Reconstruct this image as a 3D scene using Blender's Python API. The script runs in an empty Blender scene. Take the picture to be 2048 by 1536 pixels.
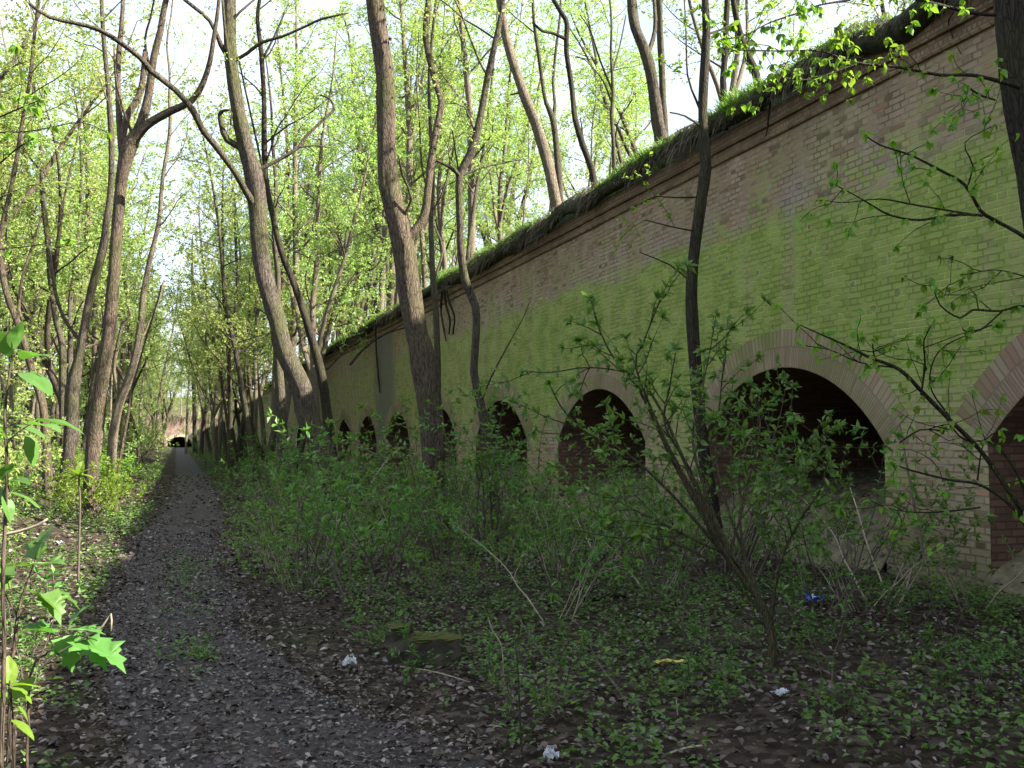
import bpy, math
import numpy as np

R = math.radians
sc = bpy.context.scene
col = sc.collection
TAU = 2 * math.pi

# ------------------------------------------------------------------ camera frame
F, CX, CY = 1950.0, 1024.0, 768.0            # focal length and centre in photo pixels (2048 x 1536)
PITCH = math.atan(109 / F)
YAW = math.atan(669 / F * math.cos(PITCH))
EYE = np.array([0.0, 0.0, 1.6])
FWD = np.array([math.sin(YAW) * math.cos(PITCH), math.cos(YAW) * math.cos(PITCH), math.sin(PITCH)])
RGT = np.array([math.cos(YAW), -math.sin(YAW), 0.0])
UPV = np.cross(RGT, FWD)


def px(x, y, d):
    """point at depth d (along the axis) seen at photo pixel x, y"""
    return EYE + d * (FWD + RGT * (x - CX) / F - UPV * (y - CY) / F)


def proj(p):
    v = np.asarray(p, float) - EYE
    d = v @ FWD
    return CX + F * (v @ RGT) / d, CY - F * (v @ UPV) / d, d


# ------------------------------------------------------------------ value noise
_tab = np.random.default_rng(5).random((8, 64, 64))


def vn(x, y, s=0):
    x = np.asarray(x, float); y = np.asarray(y, float)
    xi = np.floor(x).astype(int); yi = np.floor(y).astype(int)
    fx = x - xi; fy = y - yi
    fx = fx * fx * (3 - 2 * fx); fy = fy * fy * (3 - 2 * fy)
    t = _tab[s]
    a = t[xi & 63, yi & 63]; b = t[(xi + 1) & 63, yi & 63]
    c = t[xi & 63, (yi + 1) & 63]; d = t[(xi + 1) & 63, (yi + 1) & 63]
    return (a * (1 - fx) + b * fx) * (1 - fy) + (c * (1 - fx) + d * fx) * fy


def sstep(a, b, x):
    t = np.clip((np.asarray(x, float) - a) / (b - a), 0, 1)
    return t * t * (3 - 2 * t)


D = 7.8            # distance of the wall plane from the eye
WALL_END = 186.0


def path_x(y):
    return np.interp(y, [-6, 2, 4.2, 5.2, 6.3, 8, 10.3, 15, 19, 27, 45, 186], [1.9, 1.3, .85, .62, .32, .08, -.02, .0, .18, .45, .56, .45])


def path_w(y):
    return np.interp(y, [-6, 4, 5.2, 6.3, 8, 10, 15, 27, 45, 186], [.95, .92, .84, .72, .60, .64, .68, .70, .72, .75])


def gz(x, y):
    x = np.asarray(x, float); y = np.asarray(y, float)
    t = np.maximum(0, -(x + 1.2 + 0.4 * (vn(x * .3, y * .22, 1) - .5)))
    t2 = np.sqrt(t * t + .3) - .5477
    z = 0.33 * np.minimum(t2, 8) + 0.16 * np.maximum(t2 - 8, 0) * (t2 < 1e9)
    z = np.where(t2 > 40, 0.33 * 8 + .16 * 32, z)
    off = sstep(0.75, 1.5, np.abs(x - path_x(y)))
    z = z + off * (0.16 * (vn(x * .55, y * .55, 2) - .4) + .07 * (vn(x * 1.9, y * 1.9, 3) - .5))
    z = z + .14 * sstep(1.6, 4, x) * sstep(7.8, 6.5, x)
    return z


def ground_hit(x, y):
    """where the ray through photo pixel x, y meets the ground"""
    r = FWD + RGT * (x - CX) / F - UPV * (y - CY) / F
    d = 2.0
    while d < 300:
        p = EYE + r * d
        if p[2] <= float(gz(p[0], p[1])):
            break
        d += .04
    return EYE + r * d


# ------------------------------------------------------------------ mesh building
def nrm(v):
    return v / np.maximum(np.linalg.norm(v, axis=-1, keepdims=True), 1e-9)


class MB:
    def __init__(self):
        self.V = []; self.Fs = []; self.n = 0; self.has_uv = False

    def add(self, v, f, mat=0, smooth=False, uv=None):
        v = np.asarray(v, float).reshape(-1, 3); f = np.asarray(f, int)
        if len(f) == 0:
            return
        self.V.append(v)
        self.Fs.append((f + self.n, mat, smooth, uv))
        if uv is not None:
            self.has_uv = True
        self.n += len(v)

    def tube(self, pts, rad, k=6, mat=0, jitter=0.0, rng=None):
        v, f, tip = tube(pts, rad, k, jitter, rng)
        base = self.n
        self.add(v, f, mat, True)
        self.Fs.append((tip + base, mat, True, None))

    def box(self, lo, hi, mat=0):
        x0, y0, z0 = lo; x1, y1, z1 = hi
        v = [(x0, y0, z0), (x1, y0, z0), (x1, y1, z0), (x0, y1, z0), (x0, y0, z1), (x1, y0, z1), (x1, y1, z1), (x0, y1, z1)]
        self.add(v, [(0, 3, 2, 1), (4, 5, 6, 7), (0, 1, 5, 4), (1, 2, 6, 5), (2, 3, 7, 6), (3, 0, 4, 7)], mat)

    def build(self, name, mats, parent=None, loc=None):
        me = bpy.data.meshes.new(name)
        V = np.concatenate(self.V) if self.V else np.zeros((0, 3))
        if loc is not None:
            V = V - np.asarray(loc)
        sizes = np.concatenate([np.full(len(f), f.shape[1]) for f, *_ in self.Fs])
        loops = np.concatenate([f.ravel() for f, *_ in self.Fs])
        mi = np.concatenate([np.full(len(f), m) for f, m, *_ in self.Fs])
        sm = np.concatenate([np.full(len(f), s) for f, m, s, _ in self.Fs])
        me.vertices.add(len(V)); me.vertices.foreach_set('co', V.astype(np.float32).ravel())
        me.loops.add(len(loops)); me.loops.foreach_set('vertex_index', loops.astype(np.int32))
        me.polygons.add(len(sizes))
        starts = np.concatenate([[0], np.cumsum(sizes)[:-1]])
        me.polygons.foreach_set('loop_start', starts.astype(np.int32))
        me.polygons.foreach_set('loop_total', sizes.astype(np.int32))
        me.polygons.foreach_set('material_index', mi.astype(np.int32))
        me.polygons.foreach_set('use_smooth', sm.astype(bool))
        if self.has_uv:
            uvl = me.uv_layers.new(name='UVMap')
            allu = np.concatenate([(np.zeros((f.size, 2)) if u is None else np.asarray(u, float).reshape(-1, 2)) for f, m, s, u in self.Fs])
            uvl.data.foreach_set('uv', allu.astype(np.float32).ravel())
        for m in (mats if isinstance(mats, (list, tuple)) else [mats]):
            me.materials.append(m)
        me.update(calc_edges=True)
        me.validate()
        o = bpy.data.objects.new(name, me)
        col.objects.link(o)
        if parent is not None:
            o.parent = parent
        elif loc is not None:
            o.location = loc
        return o


def tube(pts, rad, k=6, jitter=0.0, rng=None):
    pts = np.asarray(pts, float); rad = np.asarray(rad, float)
    n = len(pts)
    T = nrm(np.gradient(pts, axis=0))
    ref = np.array([0, 0, 1.0]) if abs(T[0][2]) < .8 else np.array([1.0, 0, 0])
    u = nrm(np.cross(T[0], ref)); U = np.zeros((n, 3))
    for i in range(n):
        u = u - T[i] * (u @ T[i]); u = u / max(np.linalg.norm(u), 1e-9); U[i] = u
    W = np.cross(T, U)
    a = np.arange(k) * TAU / k
    rr = rad[:, None] * np.ones((n, k))
    if jitter and rng is not None:
        j = rng.normal(0, jitter, (n, k)); j = (j + np.roll(j, 1, 0) + np.roll(j, -1, 0)) / 1.7
        rr = rr * (1 + j)
    v = pts[:, None, :] + rr[..., None] * (np.cos(a)[None, :, None] * U[:, None, :] + np.sin(a)[None, :, None] * W[:, None, :])
    v = v.reshape(-1, 3)
    i = np.arange(n - 1)[:, None] * k; j = np.arange(k)[None, :]; j2 = (j + 1) % k
    f = np.stack([i + j, i + j2, i + k + j2, i + k + j], -1).reshape(-1, 4)
    tip = np.array([[(n - 1) * k + q for q in range(k)]])
    return v, f, tip


def smooth_path(pts, step=.25):
    """Catmull-Rom through rows of (x, y, z, radius)"""
    p = np.asarray(pts, float)
    q = np.vstack([2 * p[0] - p[1], p, 2 * p[-1] - p[-2]])
    out = []
    for i in range(1, len(q) - 2):
        L = np.linalg.norm(q[i + 1][:3] - q[i][:3]); m = max(2, int(L / step))
        t = np.linspace(0, 1, m, endpoint=False)[:, None]
        a, b, c, d = q[i - 1], q[i], q[i + 1], q[i + 2]
        out.append(.5 * ((2 * b) + (-a + c) * t + (2 * a - 5 * b + 4 * c - d) * t ** 2 + (-a + 3 * b - 3 * c + d) * t ** 3))
    out.append(q[-2][None])
    o = np.vstack(out); o[:, 3] = np.maximum(o[:, 3], .0015)
    return o


class Leaves:
    """collects leaf positions, then makes pointed folded leaf faces"""

    def __init__(self):
        self.P = []; self.Dv = []; self.L = []

    def put(self, p, d, L):
        self.P.append(np.atleast_2d(p)); self.Dv.append(np.atleast_2d(d)); self.L.append(np.atleast_1d(L))

    def into(self, mb, mat, rng, ratio=.5, fine=False, up=.8):
        if not self.P:
            return
        P = np.vstack(self.P); d = nrm(np.vstack(self.Dv)); L = np.concatenate(self.L)[:, None]
        N = len(P)
        r = rng.normal(0, 1, (N, 3)) + np.array([0, 0, up * 2.0])
        s = nrm(np.cross(d, r)); n = nrm(np.cross(s, d))
        W = L * ratio * rng.uniform(.8, 1.15, (N, 1)) * .5
        k = rng.uniform(.05, .3, (N, 1))
        if not fine:
            v = np.stack([P, P + d * L * .45 + s * W + n * W * k * 2, P + d * L - n * L * .12, P + d * L * .45 - s * W + n * W * k * 2], 1)
            mb.add(v.reshape(-1, 3), np.arange(N * 4).reshape(N, 4), mat, False)
        else:
            b = n * W * k * 2
            v = np.stack([P, P + d * L * .25 + s * W * .8 + b, P + d * L * .55 + s * W * .95 + b - n * L * .05, P + d * L - n * L * .22,
                          P + d * L * .55 - s * W * .95 + b - n * L * .05, P + d * L * .25 - s * W * .8 + b, P + d * L * .5 - n * L * .05], 1)
            o = (np.arange(N) * 7)[:, None]
            f = np.concatenate([o + np.array([[0, 1, 2, 6]]), o + np.array([[6, 2, 3, 3]])[:, :4] * 1, ], 0) if False else None
            q = np.concatenate([o + np.array([[0, 1, 2, 6]]), o + np.array([[0, 6, 4, 5]])])
            t = np.concatenate([o + np.array([[6, 2, 3]]), o + np.array([[6, 3, 4]])])
            base = mb.n
            mb.add(v.reshape(-1, 3), q, mat, True)
            mb.Fs.append((t + base, mat, True, None))


# ------------------------------------------------------------------ materials
def new_mat(name):
    m = bpy.data.materials.new(name); m.use_nodes = True
    nt = m.node_tree
    for n in list(nt.nodes):
        nt.nodes.remove(n)
    return m, nt


def N(nt, t, **kw):
    n = nt.nodes.new(t)
    for k, v in kw.items():
        if hasattr(n, k):
            setattr(n, k, v)
        else:
            n.inputs[k].default_value = v
    return n


def ramp(nt, stops, src, interp='LINEAR'):
    n = nt.nodes.new('ShaderNodeValToRGB'); n.color_ramp.interpolation = interp
    e = n.color_ramp.elements
    while len(e) < len(stops):
        e.new(.5)
    for i, (p, c) in enumerate(stops):
        e[i].position = p
        e[i].color = (c, c, c, 1) if not hasattr(c, '__len__') else (*c, 1)
    nt.links.new(src, n.inputs[0])
    return n.outputs[0]


def mathn(nt, op, a, b=None, c=None, clamp=False):
    n = nt.nodes.new('ShaderNodeMath'); n.operation = op; n.use_clamp = clamp
    for i, v in enumerate((a, b, c)):
        if v is None:
            continue
        if isinstance(v, (int, float)):
            n.inputs[i].default_value = v
        else:
            nt.links.new(v, n.inputs[i])
    return n.outputs[0]


def mixc(nt, fac, a, b, mode='MIX'):
    n = nt.nodes.new('ShaderNodeMix'); n.data_type = 'RGBA'; n.blend_type = mode
    for sock, v in ((n.inputs[0], fac), (n.inputs[6], a), (n.inputs[7], b)):
        if isinstance(v, (int, float)):
            sock.default_value = v
        elif isinstance(v, tuple):
            sock.default_value = (*v, 1)
        else:
            nt.links.new(v, sock)
    return n.outputs[2]


def noise(nt, vec, scale, detail=4, rough=.55, out='Fac'):
    n = N(nt, 'ShaderNodeTexNoise'); n.inputs['Scale'].default_value = scale
    n.inputs['Detail'].default_value = detail; n.inputs['Roughness'].default_value = rough
    if vec is not None:
        nt.links.new(vec, n.inputs['Vector'])
    return n.outputs[out]


def finish(nt, color, rough=.85, bump=None, bump_d=.01, spec=.25):
    b = N(nt, 'ShaderNodeBsdfPrincipled'); b.inputs['Roughness'].default_value = rough
    b.inputs['Specular IOR Level'].default_value = spec
    if isinstance(color, tuple):
        b.inputs['Base Color'].default_value = (*color, 1)
    else:
        nt.links.new(color, b.inputs['Base Color'])
    if bump is not None:
        bp = N(nt, 'ShaderNodeBump'); bp.inputs['Distance'].default_value = bump_d
        bp.inputs['Strength'].default_value = 1.0
        nt.links.new(bump, bp.inputs['Height']); nt.links.new(bp.outputs[0], b.inputs['Normal'])
    o = N(nt, 'ShaderNodeOutputMaterial'); nt.links.new(b.outputs[0], o.inputs[0])
    return b


def leaf_mat(name, c1, c2, c3=None, trans=.45, gloss=.35, tcol=None):
    m, nt = new_mat(name)
    g = N(nt, 'ShaderNodeNewGeometry'); oi = N(nt, 'ShaderNodeObjectInfo')
    stops = [(0, c1), (1, c2)] if c3 is None else [(0, c1), (.6, c2), (1, c3)]
    c = ramp(nt, stops, g.outputs['Random Per Island'])
    hs = N(nt, 'ShaderNodeHueSaturation')
    nt.links.new(c, hs.inputs['Color'])
    nt.links.new(mathn(nt, 'MULTIPLY_ADD', oi.outputs['Random'], .05, .475), hs.inputs['Hue'])
    nt.links.new(mathn(nt, 'MULTIPLY_ADD', oi.outputs['Random'], .35, .82), hs.inputs['Value'])
    c = hs.outputs[0]
    p = N(nt, 'ShaderNodeBsdfPrincipled'); p.inputs['Roughness'].default_value = .5
    p.inputs['Specular IOR Level'].default_value = gloss
    nt.links.new(c, p.inputs['Base Color'])
    t = N(nt, 'ShaderNodeBsdfTranslucent')
    nt.links.new(mixc(nt, 1.0, c, (tcol or (1.3, 1.42, .72)), 'MULTIPLY'), t.inputs[0])
    mx = N(nt, 'ShaderNodeMixShader'); mx.inputs[0].default_value = trans
    nt.links.new(p.outputs[0], mx.inputs[1]); nt.links.new(t.outputs[0], mx.inputs[2])
    o = N(nt, 'ShaderNodeOutputMaterial'); nt.links.new(mx.outputs[0], o.inputs[0])
    return m


def bark_mat(name, dark, light, moss=.3, scale=1.0, mosscol=(.07, .085, .02)):
    m, nt = new_mat(name)
    tc = N(nt, 'ShaderNodeTexCoord'); mp = N(nt, 'ShaderNodeMapping')
    mp.inputs['Scale'].default_value = (scale * 16, scale * 16, scale * 2.6)
    nt.links.new(tc.outputs['Object'], mp.inputs[0])
    n1 = noise(nt, mp.outputs[0], 1.5, 8, .72)
    vo = N(nt, 'ShaderNodeTexVoronoi'); vo.feature = 'DISTANCE_TO_EDGE'; vo.inputs['Scale'].default_value = 2.3
    warp = N(nt, 'ShaderNodeVectorMath'); warp.operation = 'ADD'
    nz = N(nt, 'ShaderNodeTexNoise'); nz.inputs['Scale'].default_value = 1.2; nt.links.new(mp.outputs[0], nz.inputs['Vector'])
    nt.links.new(mp.outputs[0], warp.inputs[0]); nt.links.new(nz.outputs['Color'], warp.inputs[1])
    nt.links.new(warp.outputs[0], vo.inputs['Vector'])
    crack = ramp(nt, [(0, 0.0), (.16, 1.0)], vo.outputs['Distance'])
    h = mathn(nt, 'MULTIPLY_ADD', crack, .32, mathn(nt, 'MULTIPLY', n1, 1.05))
    c = ramp(nt, [(.42, dark), (.88, light)], h)
    big = noise(nt, tc.outputs['Object'], 1.1, 3)
    c = mixc(nt, mathn(nt, 'MULTIPLY', ramp(nt, [(.45, 0), (.68, 1)], big), moss), c, mosscol)
    finish(nt, c, .9, h, .035, .15)
    return m


def brick_nodes(nt, vec, bw=.27, rh=.077, mortar=.011):
    b = N(nt, 'ShaderNodeTexBrick')
    b.inputs['Color1'].default_value = (0, 0, 0, 1); b.inputs['Color2'].default_value = (1, 1, 1, 1); b.inputs['Mortar'].default_value = (.5, .5, .5, 1)
    b.inputs['Scale'].default_value = 1; b.inputs['Mortar Size'].default_value = mortar; b.inputs['Mortar Smooth'].default_value = .3
    b.inputs['Brick Width'].default_value = bw; b.inputs['Row Height'].default_value = rh
    b.offset = .5; b.squash = .5; b.squash_frequency = 2
    nt.links.new(vec, b.inputs['Vector'])
    return b.outputs['Color'], b.outputs['Fac']


def wall_vec(nt):
    tc = N(nt, 'ShaderNodeTexCoord'); s = N(nt, 'ShaderNodeSeparateXYZ'); nt.links.new(tc.outputs['Object'], s.inputs[0])
    # courses drift a little, as laid by hand
    wob = noise(nt, tc.outputs['Object'], .9, 2)
    z = mathn(nt, 'ADD', s.outputs[2], mathn(nt, 'MULTIPLY_ADD', wob, .05, -.025))
    yy = mathn(nt, 'ADD', s.outputs[1], s.outputs[0])
    c = N(nt, 'ShaderNodeCombineXYZ'); nt.links.new(yy, c.inputs[0]); nt.links.new(z, c.inputs[1])
    return tc.outputs['Object'], s, c.outputs[0]


BRICKS = [(0, (.07, .045, .035)), (.05, (.18, .11, .075)), (.14, (.28, .18, .13)), (.3, (.35, .255, .18)), (.55, (.38, .29, .195)), (.75, (.32, .215, .165)), (.9, (.40, .32, .225)), (1, (.36, .165, .12))]


def make_wall_mat():
    m, nt = new_mat('mossy_brick')
    obj, s, vec = wall_vec(nt)
    val, fac = brick_nodes(nt, vec)
    Z = s.outputs[2]; Y = s.outputs[1]
    # sparse extra hue per brick patch
    base = ramp(nt, BRICKS, val)
    pn = noise(nt, obj, .55, 4)
    base = mixc(nt, mathn(nt, 'MULTIPLY', ramp(nt, [(.45, 0), (.7, 1)], pn), .55), base, (.26, .15, .115))
    # rain streaks running down from the cornice
    stv = N(nt, 'ShaderNodeCombineXYZ'); nt.links.new(mathn(nt, 'MULTIPLY', Y, 2.2), stv.inputs[0]); nt.links.new(mathn(nt, 'MULTIPLY', Z, .22), stv.inputs[1])
    streak = noise(nt, stv.outputs[0], 1.0, 5, .6)
    top = N(nt, 'ShaderNodeMapRange'); top.inputs[1].default_value = 4.2; top.inputs[2].default_value = 6.2
    nt.links.new(Z, top.inputs[0])
    soot = mathn(nt, 'MULTIPLY', top.outputs[0], ramp(nt, [(.35, .15), (.62, .8)], streak))
    base = mixc(nt, soot, base, (.17, .115, .075))
    # pale efflorescence
    n3 = noise(nt, obj, 1.3, 6, .7)
    band = N(nt, 'ShaderNodeMapRange'); band.inputs[1].default_value = 4.0; band.inputs[2].default_value = 4.6; nt.links.new(Z, band.inputs[0])
    band2 = N(nt, 'ShaderNodeMapRange'); band2.inputs[1].default_value = 5.4; band2.inputs[2].default_value = 4.8; nt.links.new(Z, band2.inputs[0])
    eff = mathn(nt, 'MULTIPLY', mathn(nt, 'MULTIPLY', band.outputs[0], band2.outputs[0]), ramp(nt, [(.46, 0), (.62, .75)], n3))
    base = mixc(nt, eff, base, (.30, .25, .25))
    mort = mixc(nt, ramp(nt, [(.4, 0), (.6, 1)], noise(nt, obj, 3.0, 3)), (.12, .10, .07), (.27, .24, .165))
    base = mixc(nt, fac, base, mort)
    # algae: strongest as a broad band above the arches
    zw = mathn(nt, 'ADD', Z, mathn(nt, 'MULTIPLY_ADD', noise(nt, obj, .45, 6, .7), 1.3, -.65))
    g1 = N(nt, 'ShaderNodeMapRange'); g1.interpolation_type = 'SMOOTHSTEP'; g1.inputs[1].default_value = 1.2; g1.inputs[2].default_value = 2.5; nt.links.new(zw, g1.inputs[0])
    g2 = N(nt, 'ShaderNodeMapRange'); g2.interpolation_type = 'SMOOTHSTEP'; g2.inputs[1].default_value = 4.85; g2.inputs[2].default_value = 4.5; nt.links.new(zw, g2.inputs[0])
    gm = mathn(nt, 'MULTIPLY', g1.outputs[0], g2.outputs[0])
    far_light = N(nt, 'ShaderNodeMapRange'); far_light.inputs[1].default_value = 20; far_light.inputs[2].default_value = 46; far_light.inputs[3].default_value = 1.0; far_light.inputs[4].default_value = .42  # less green far along the wall stands in for its brighter light
    nt.links.new(Y, far_light.inputs[0]); gm = mathn(nt, 'MULTIPLY', gm, far_light.outputs[0])
    # single mossy bricks higher up
    sp = mathn(nt, 'MULTIPLY', ramp(nt, [(.42, 0), (.5, 1)], val), ramp(nt, [(.44, 0), (.56, 1)], noise(nt, obj, .9, 4)))
    g3 = N(nt, 'ShaderNodeMapRange'); g3.inputs[1].default_value = 5.9; g3.inputs[2].default_value = 4.6; nt.links.new(Z, g3.inputs[0])
    gm = mathn(nt, 'MAXIMUM', gm, mathn(nt, 'MULTIPLY', mathn(nt, 'MULTIPLY', sp, g3.outputs[0]), .8))
    # pale mossy course lines
    gm = mathn(nt, 'MULTIPLY', gm, ramp(nt, [(.3, .7), (.5, 1)], noise(nt, obj, 4, 6, .75)))
    gm = mathn(nt, 'MULTIPLY', gm, ramp(nt, [(.34, .6), (.46, 1)], noise(nt, stv.outputs[0], .8, 5, .65)))
    lowfade = N(nt, 'ShaderNodeMapRange'); lowfade.inputs[1].default_value = .2; lowfade.inputs[2].default_value = 2.0; lowfade.inputs[3].default_value = .25; lowfade.inputs[4].default_value = .18
    nt.links.new(Z, lowfade.inputs[0])
    gm = mathn(nt, 'MAXIMUM', gm, mathn(nt, 'MULTIPLY', lowfade.outputs[0], ramp(nt, [(.4, .2), (.7, 1)], noise(nt, obj, .8, 4))))
    gcol = mixc(nt, val, (.15, .22, .038), (.24, .31, .066))
    gcol = mixc(nt, ramp(nt, [(.35, 0), (.7, 1)], noise(nt, obj, 1.6, 5, .65)), gcol, (.25, .31, .08))
    gcol = mixc(nt, mathn(nt, 'MULTIPLY', fac, .6), gcol, mixc(nt, ramp(nt, [(.48, 0), (.56, 1)], noise(nt, obj, 2.2, 3)), (.13, .18, .04), (.40, .46, .15)))
    c = mixc(nt, mathn(nt, 'MULTIPLY', gm, .95), base, gcol)
    # lichen rings
    flat = N(nt, 'ShaderNodeCombineXYZ'); nt.links.new(Y, flat.inputs[0]); nt.links.new(Z, flat.inputs[1])
    dist = N(nt, 'ShaderNodeVectorMath'); dist.operation = 'ADD'
    nz = N(nt, 'ShaderNodeTexNoise'); nz.inputs['Scale'].default_value = 9; nt.links.new(flat.outputs[0], nz.inputs['Vector'])
    sc_ = N(nt, 'ShaderNodeVectorMath'); sc_.operation = 'SCALE'; sc_.inputs['Scale'].default_value = .09; nt.links.new(nz.outputs['Color'], sc_.inputs[0])
    nt.links.new(flat.outputs[0], dist.inputs[0]); nt.links.new(sc_.outputs[0], dist.inputs[1])
    vo = N(nt, 'ShaderNodeTexVoronoi'); vo.inputs['Scale'].default_value = 2.4; vo.voronoi_dimensions = '2D'; nt.links.new(dist.outputs[0], vo.inputs['Vector'])
    sepc = N(nt, 'ShaderNodeSeparateColor'); nt.links.new(vo.outputs['Color'], sepc.inputs[0])
    rad = mathn(nt, 'MULTIPLY_ADD', sepc.outputs[1], .10, .05)
    q = mathn(nt, 'DIVIDE', vo.outputs['Distance'], rad)
    ring = ramp(nt, [(.38, 0), (.46, 1), (.52, 1), (.62, 0)], mathn(nt, 'MULTIPLY', q, .5))
    inner = ramp(nt, [(.36, 1), (.42, 0)], mathn(nt, 'MULTIPLY', q, .5))
    keep = mathn(nt, 'MULTIPLY', ramp(nt, [(.42, 0), (.46, 1)], sepc.outputs[0]), gm)
    keep = mathn(nt, 'MULTIPLY', keep, ramp(nt, [(.38, 0), (.52, 1)], noise(nt, obj, .6, 3)))
    c = mixc(nt, mathn(nt, 'MULTIPLY', inner, mathn(nt, 'MULTIPLY', keep, .7)), c, (.16, .13, .08))
    c = mixc(nt, mathn(nt, 'MULTIPLY', ring, mathn(nt, 'MULTIPLY', keep, mathn(nt, 'MULTIPLY_ADD', nz.outputs['Fac'], 1.4, -.25, True))), c, (.40, .42, .17))
    # grey washed strip under a leak in the cornice
    ym = mathn(nt, 'ADD', Y, mathn(nt, 'MULTIPLY_ADD', noise(nt, obj, .8, 4), 1.6, -.8))
    s1 = N(nt, 'ShaderNodeMapRange'); s1.inputs[1].default_value = 36.2; s1.inputs[2].default_value = 37.2; nt.links.new(ym, s1.inputs[0])
    s2 = N(nt, 'ShaderNodeMapRange'); s2.inputs[1].default_value = 41.0; s2.inputs[2].default_value = 39.8; nt.links.new(ym, s2.inputs[0])
    c = mixc(nt, mathn(nt, 'MULTIPLY', mathn(nt, 'MULTIPLY', s1.outputs[0], s2.outputs[0]), .8), c, (.13, .125, .115))
    # damp foot and general grime
    foot = N(nt, 'ShaderNodeMapRange'); foot.inputs[1].default_value = 1.0; foot.inputs[2].default_value = -.1; nt.links.new(zw, foot.inputs[0])
    c = mixc(nt, mathn(nt, 'MULTIPLY', foot.outputs[0], .6), c, (.06, .05, .035))
    h = mathn(nt, 'ADD', mathn(nt, 'MULTIPLY', mathn(nt, 'SUBTRACT', 1.0, fac), .75), mathn(nt, 'MULTIPLY', noise(nt, obj, 22, 5, .7), .4))
    h = mathn(nt, 'ADD', h, mathn(nt, 'MULTIPLY', val, .25))
    finish(nt, c, .92, h, .024, .12)
    return m


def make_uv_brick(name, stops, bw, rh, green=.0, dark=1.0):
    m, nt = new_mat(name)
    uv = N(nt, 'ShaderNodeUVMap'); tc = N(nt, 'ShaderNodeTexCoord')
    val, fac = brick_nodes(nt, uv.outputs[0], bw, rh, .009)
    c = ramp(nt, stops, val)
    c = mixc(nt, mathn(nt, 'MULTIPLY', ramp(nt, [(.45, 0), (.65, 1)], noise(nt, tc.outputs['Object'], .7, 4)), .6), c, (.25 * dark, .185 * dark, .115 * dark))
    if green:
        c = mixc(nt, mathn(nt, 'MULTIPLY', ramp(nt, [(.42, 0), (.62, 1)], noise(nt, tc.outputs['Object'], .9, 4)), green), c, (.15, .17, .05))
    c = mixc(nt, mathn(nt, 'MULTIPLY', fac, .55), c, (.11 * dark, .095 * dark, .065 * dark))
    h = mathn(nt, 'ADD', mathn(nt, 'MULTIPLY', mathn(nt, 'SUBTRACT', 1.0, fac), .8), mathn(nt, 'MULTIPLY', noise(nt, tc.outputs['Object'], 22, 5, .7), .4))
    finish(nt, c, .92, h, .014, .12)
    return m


def make_ground_mat():
    m, nt = new_mat('leaf_mould')
    tc = N(nt, 'ShaderNodeTexCoord'); o = tc.outputs['Object']
    v = N(nt, 'ShaderNodeTexVoronoi'); v.inputs['Scale'].default_value = 17; nt.links.new(o, v.inputs['Vector'])
    sp = N(nt, 'ShaderNodeSeparateColor'); nt.links.new(v.outputs['Color'], sp.inputs[0])
    c = ramp(nt, [(0, (.016, .011, .008)), (.5, (.045, .033, .023)), (.8, (.08, .061, .045)), (1, (.12, .095, .075))], sp.outputs[0])
    n = noise(nt, o, 4, 6, .7)
    c = mixc(nt, ramp(nt, [(.4, 0), (.65, .8)], n), c, (.03, .023, .015))
    g = noise(nt, o, .35, 4)
    c = mixc(nt, ramp(nt, [(.5, 0), (.7, .45)], g), c, (.045, .06, .02))
    h = mathn(nt, 'ADD', mathn(nt, 'MULTIPLY', sp.outputs[1], .6), noise(nt, o, 30, 5, .7))
    finish(nt, c, .95, h, .03, .1)
    return m


def make_path_mat():
    m, nt = new_mat('trodden_earth')
    tc = N(nt, 'ShaderNodeTexCoord'); o = tc.outputs['Object']
    n = noise(nt, o, 3, 6, .7)
    c = ramp(nt, [(.3, (.026, .019, .017)), (.7, (.072, .055, .050))], n)
    c = mixc(nt, ramp(nt, [(.42, 0), (.62, .75)], noise(nt, o, .9, 5, .6)), c, (.024, .017, .014))
    v = N(nt, 'ShaderNodeTexVoronoi'); v.inputs['Scale'].default_value = 34; nt.links.new(o, v.inputs['Vector'])
    sp = N(nt, 'ShaderNodeSeparateColor'); nt.links.new(v.outputs['Color'], sp.inputs[0])
    c = mixc(nt, ramp(nt, [(.78, 0), (.84, .7)], sp.outputs[0]), c, (.085, .075, .07))
    c = mixc(nt, ramp(nt, [(.22, .7), (.28, 0)], sp.outputs[1]), c, (.022, .02, .02))
    h = mathn(nt, 'ADD', mathn(nt, 'MULTIPLY', v.outputs['Distance'], .8), noise(nt, o, 45, 4, .7))
    finish(nt, c, .85, h, .014, .3)
    return m


def simple_mat(name, a, b, scale=6, rough=.8, bump=.01, spec=.25, detail=5):
    m, nt = new_mat(name)
    tc = N(nt, 'ShaderNodeTexCoord')
    n = noise(nt, tc.outputs['Object'], scale, detail, .65)
    finish(nt, ramp(nt, [(.35, a), (.68, b)], n), rough, n, bump, spec)
    return m


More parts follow.
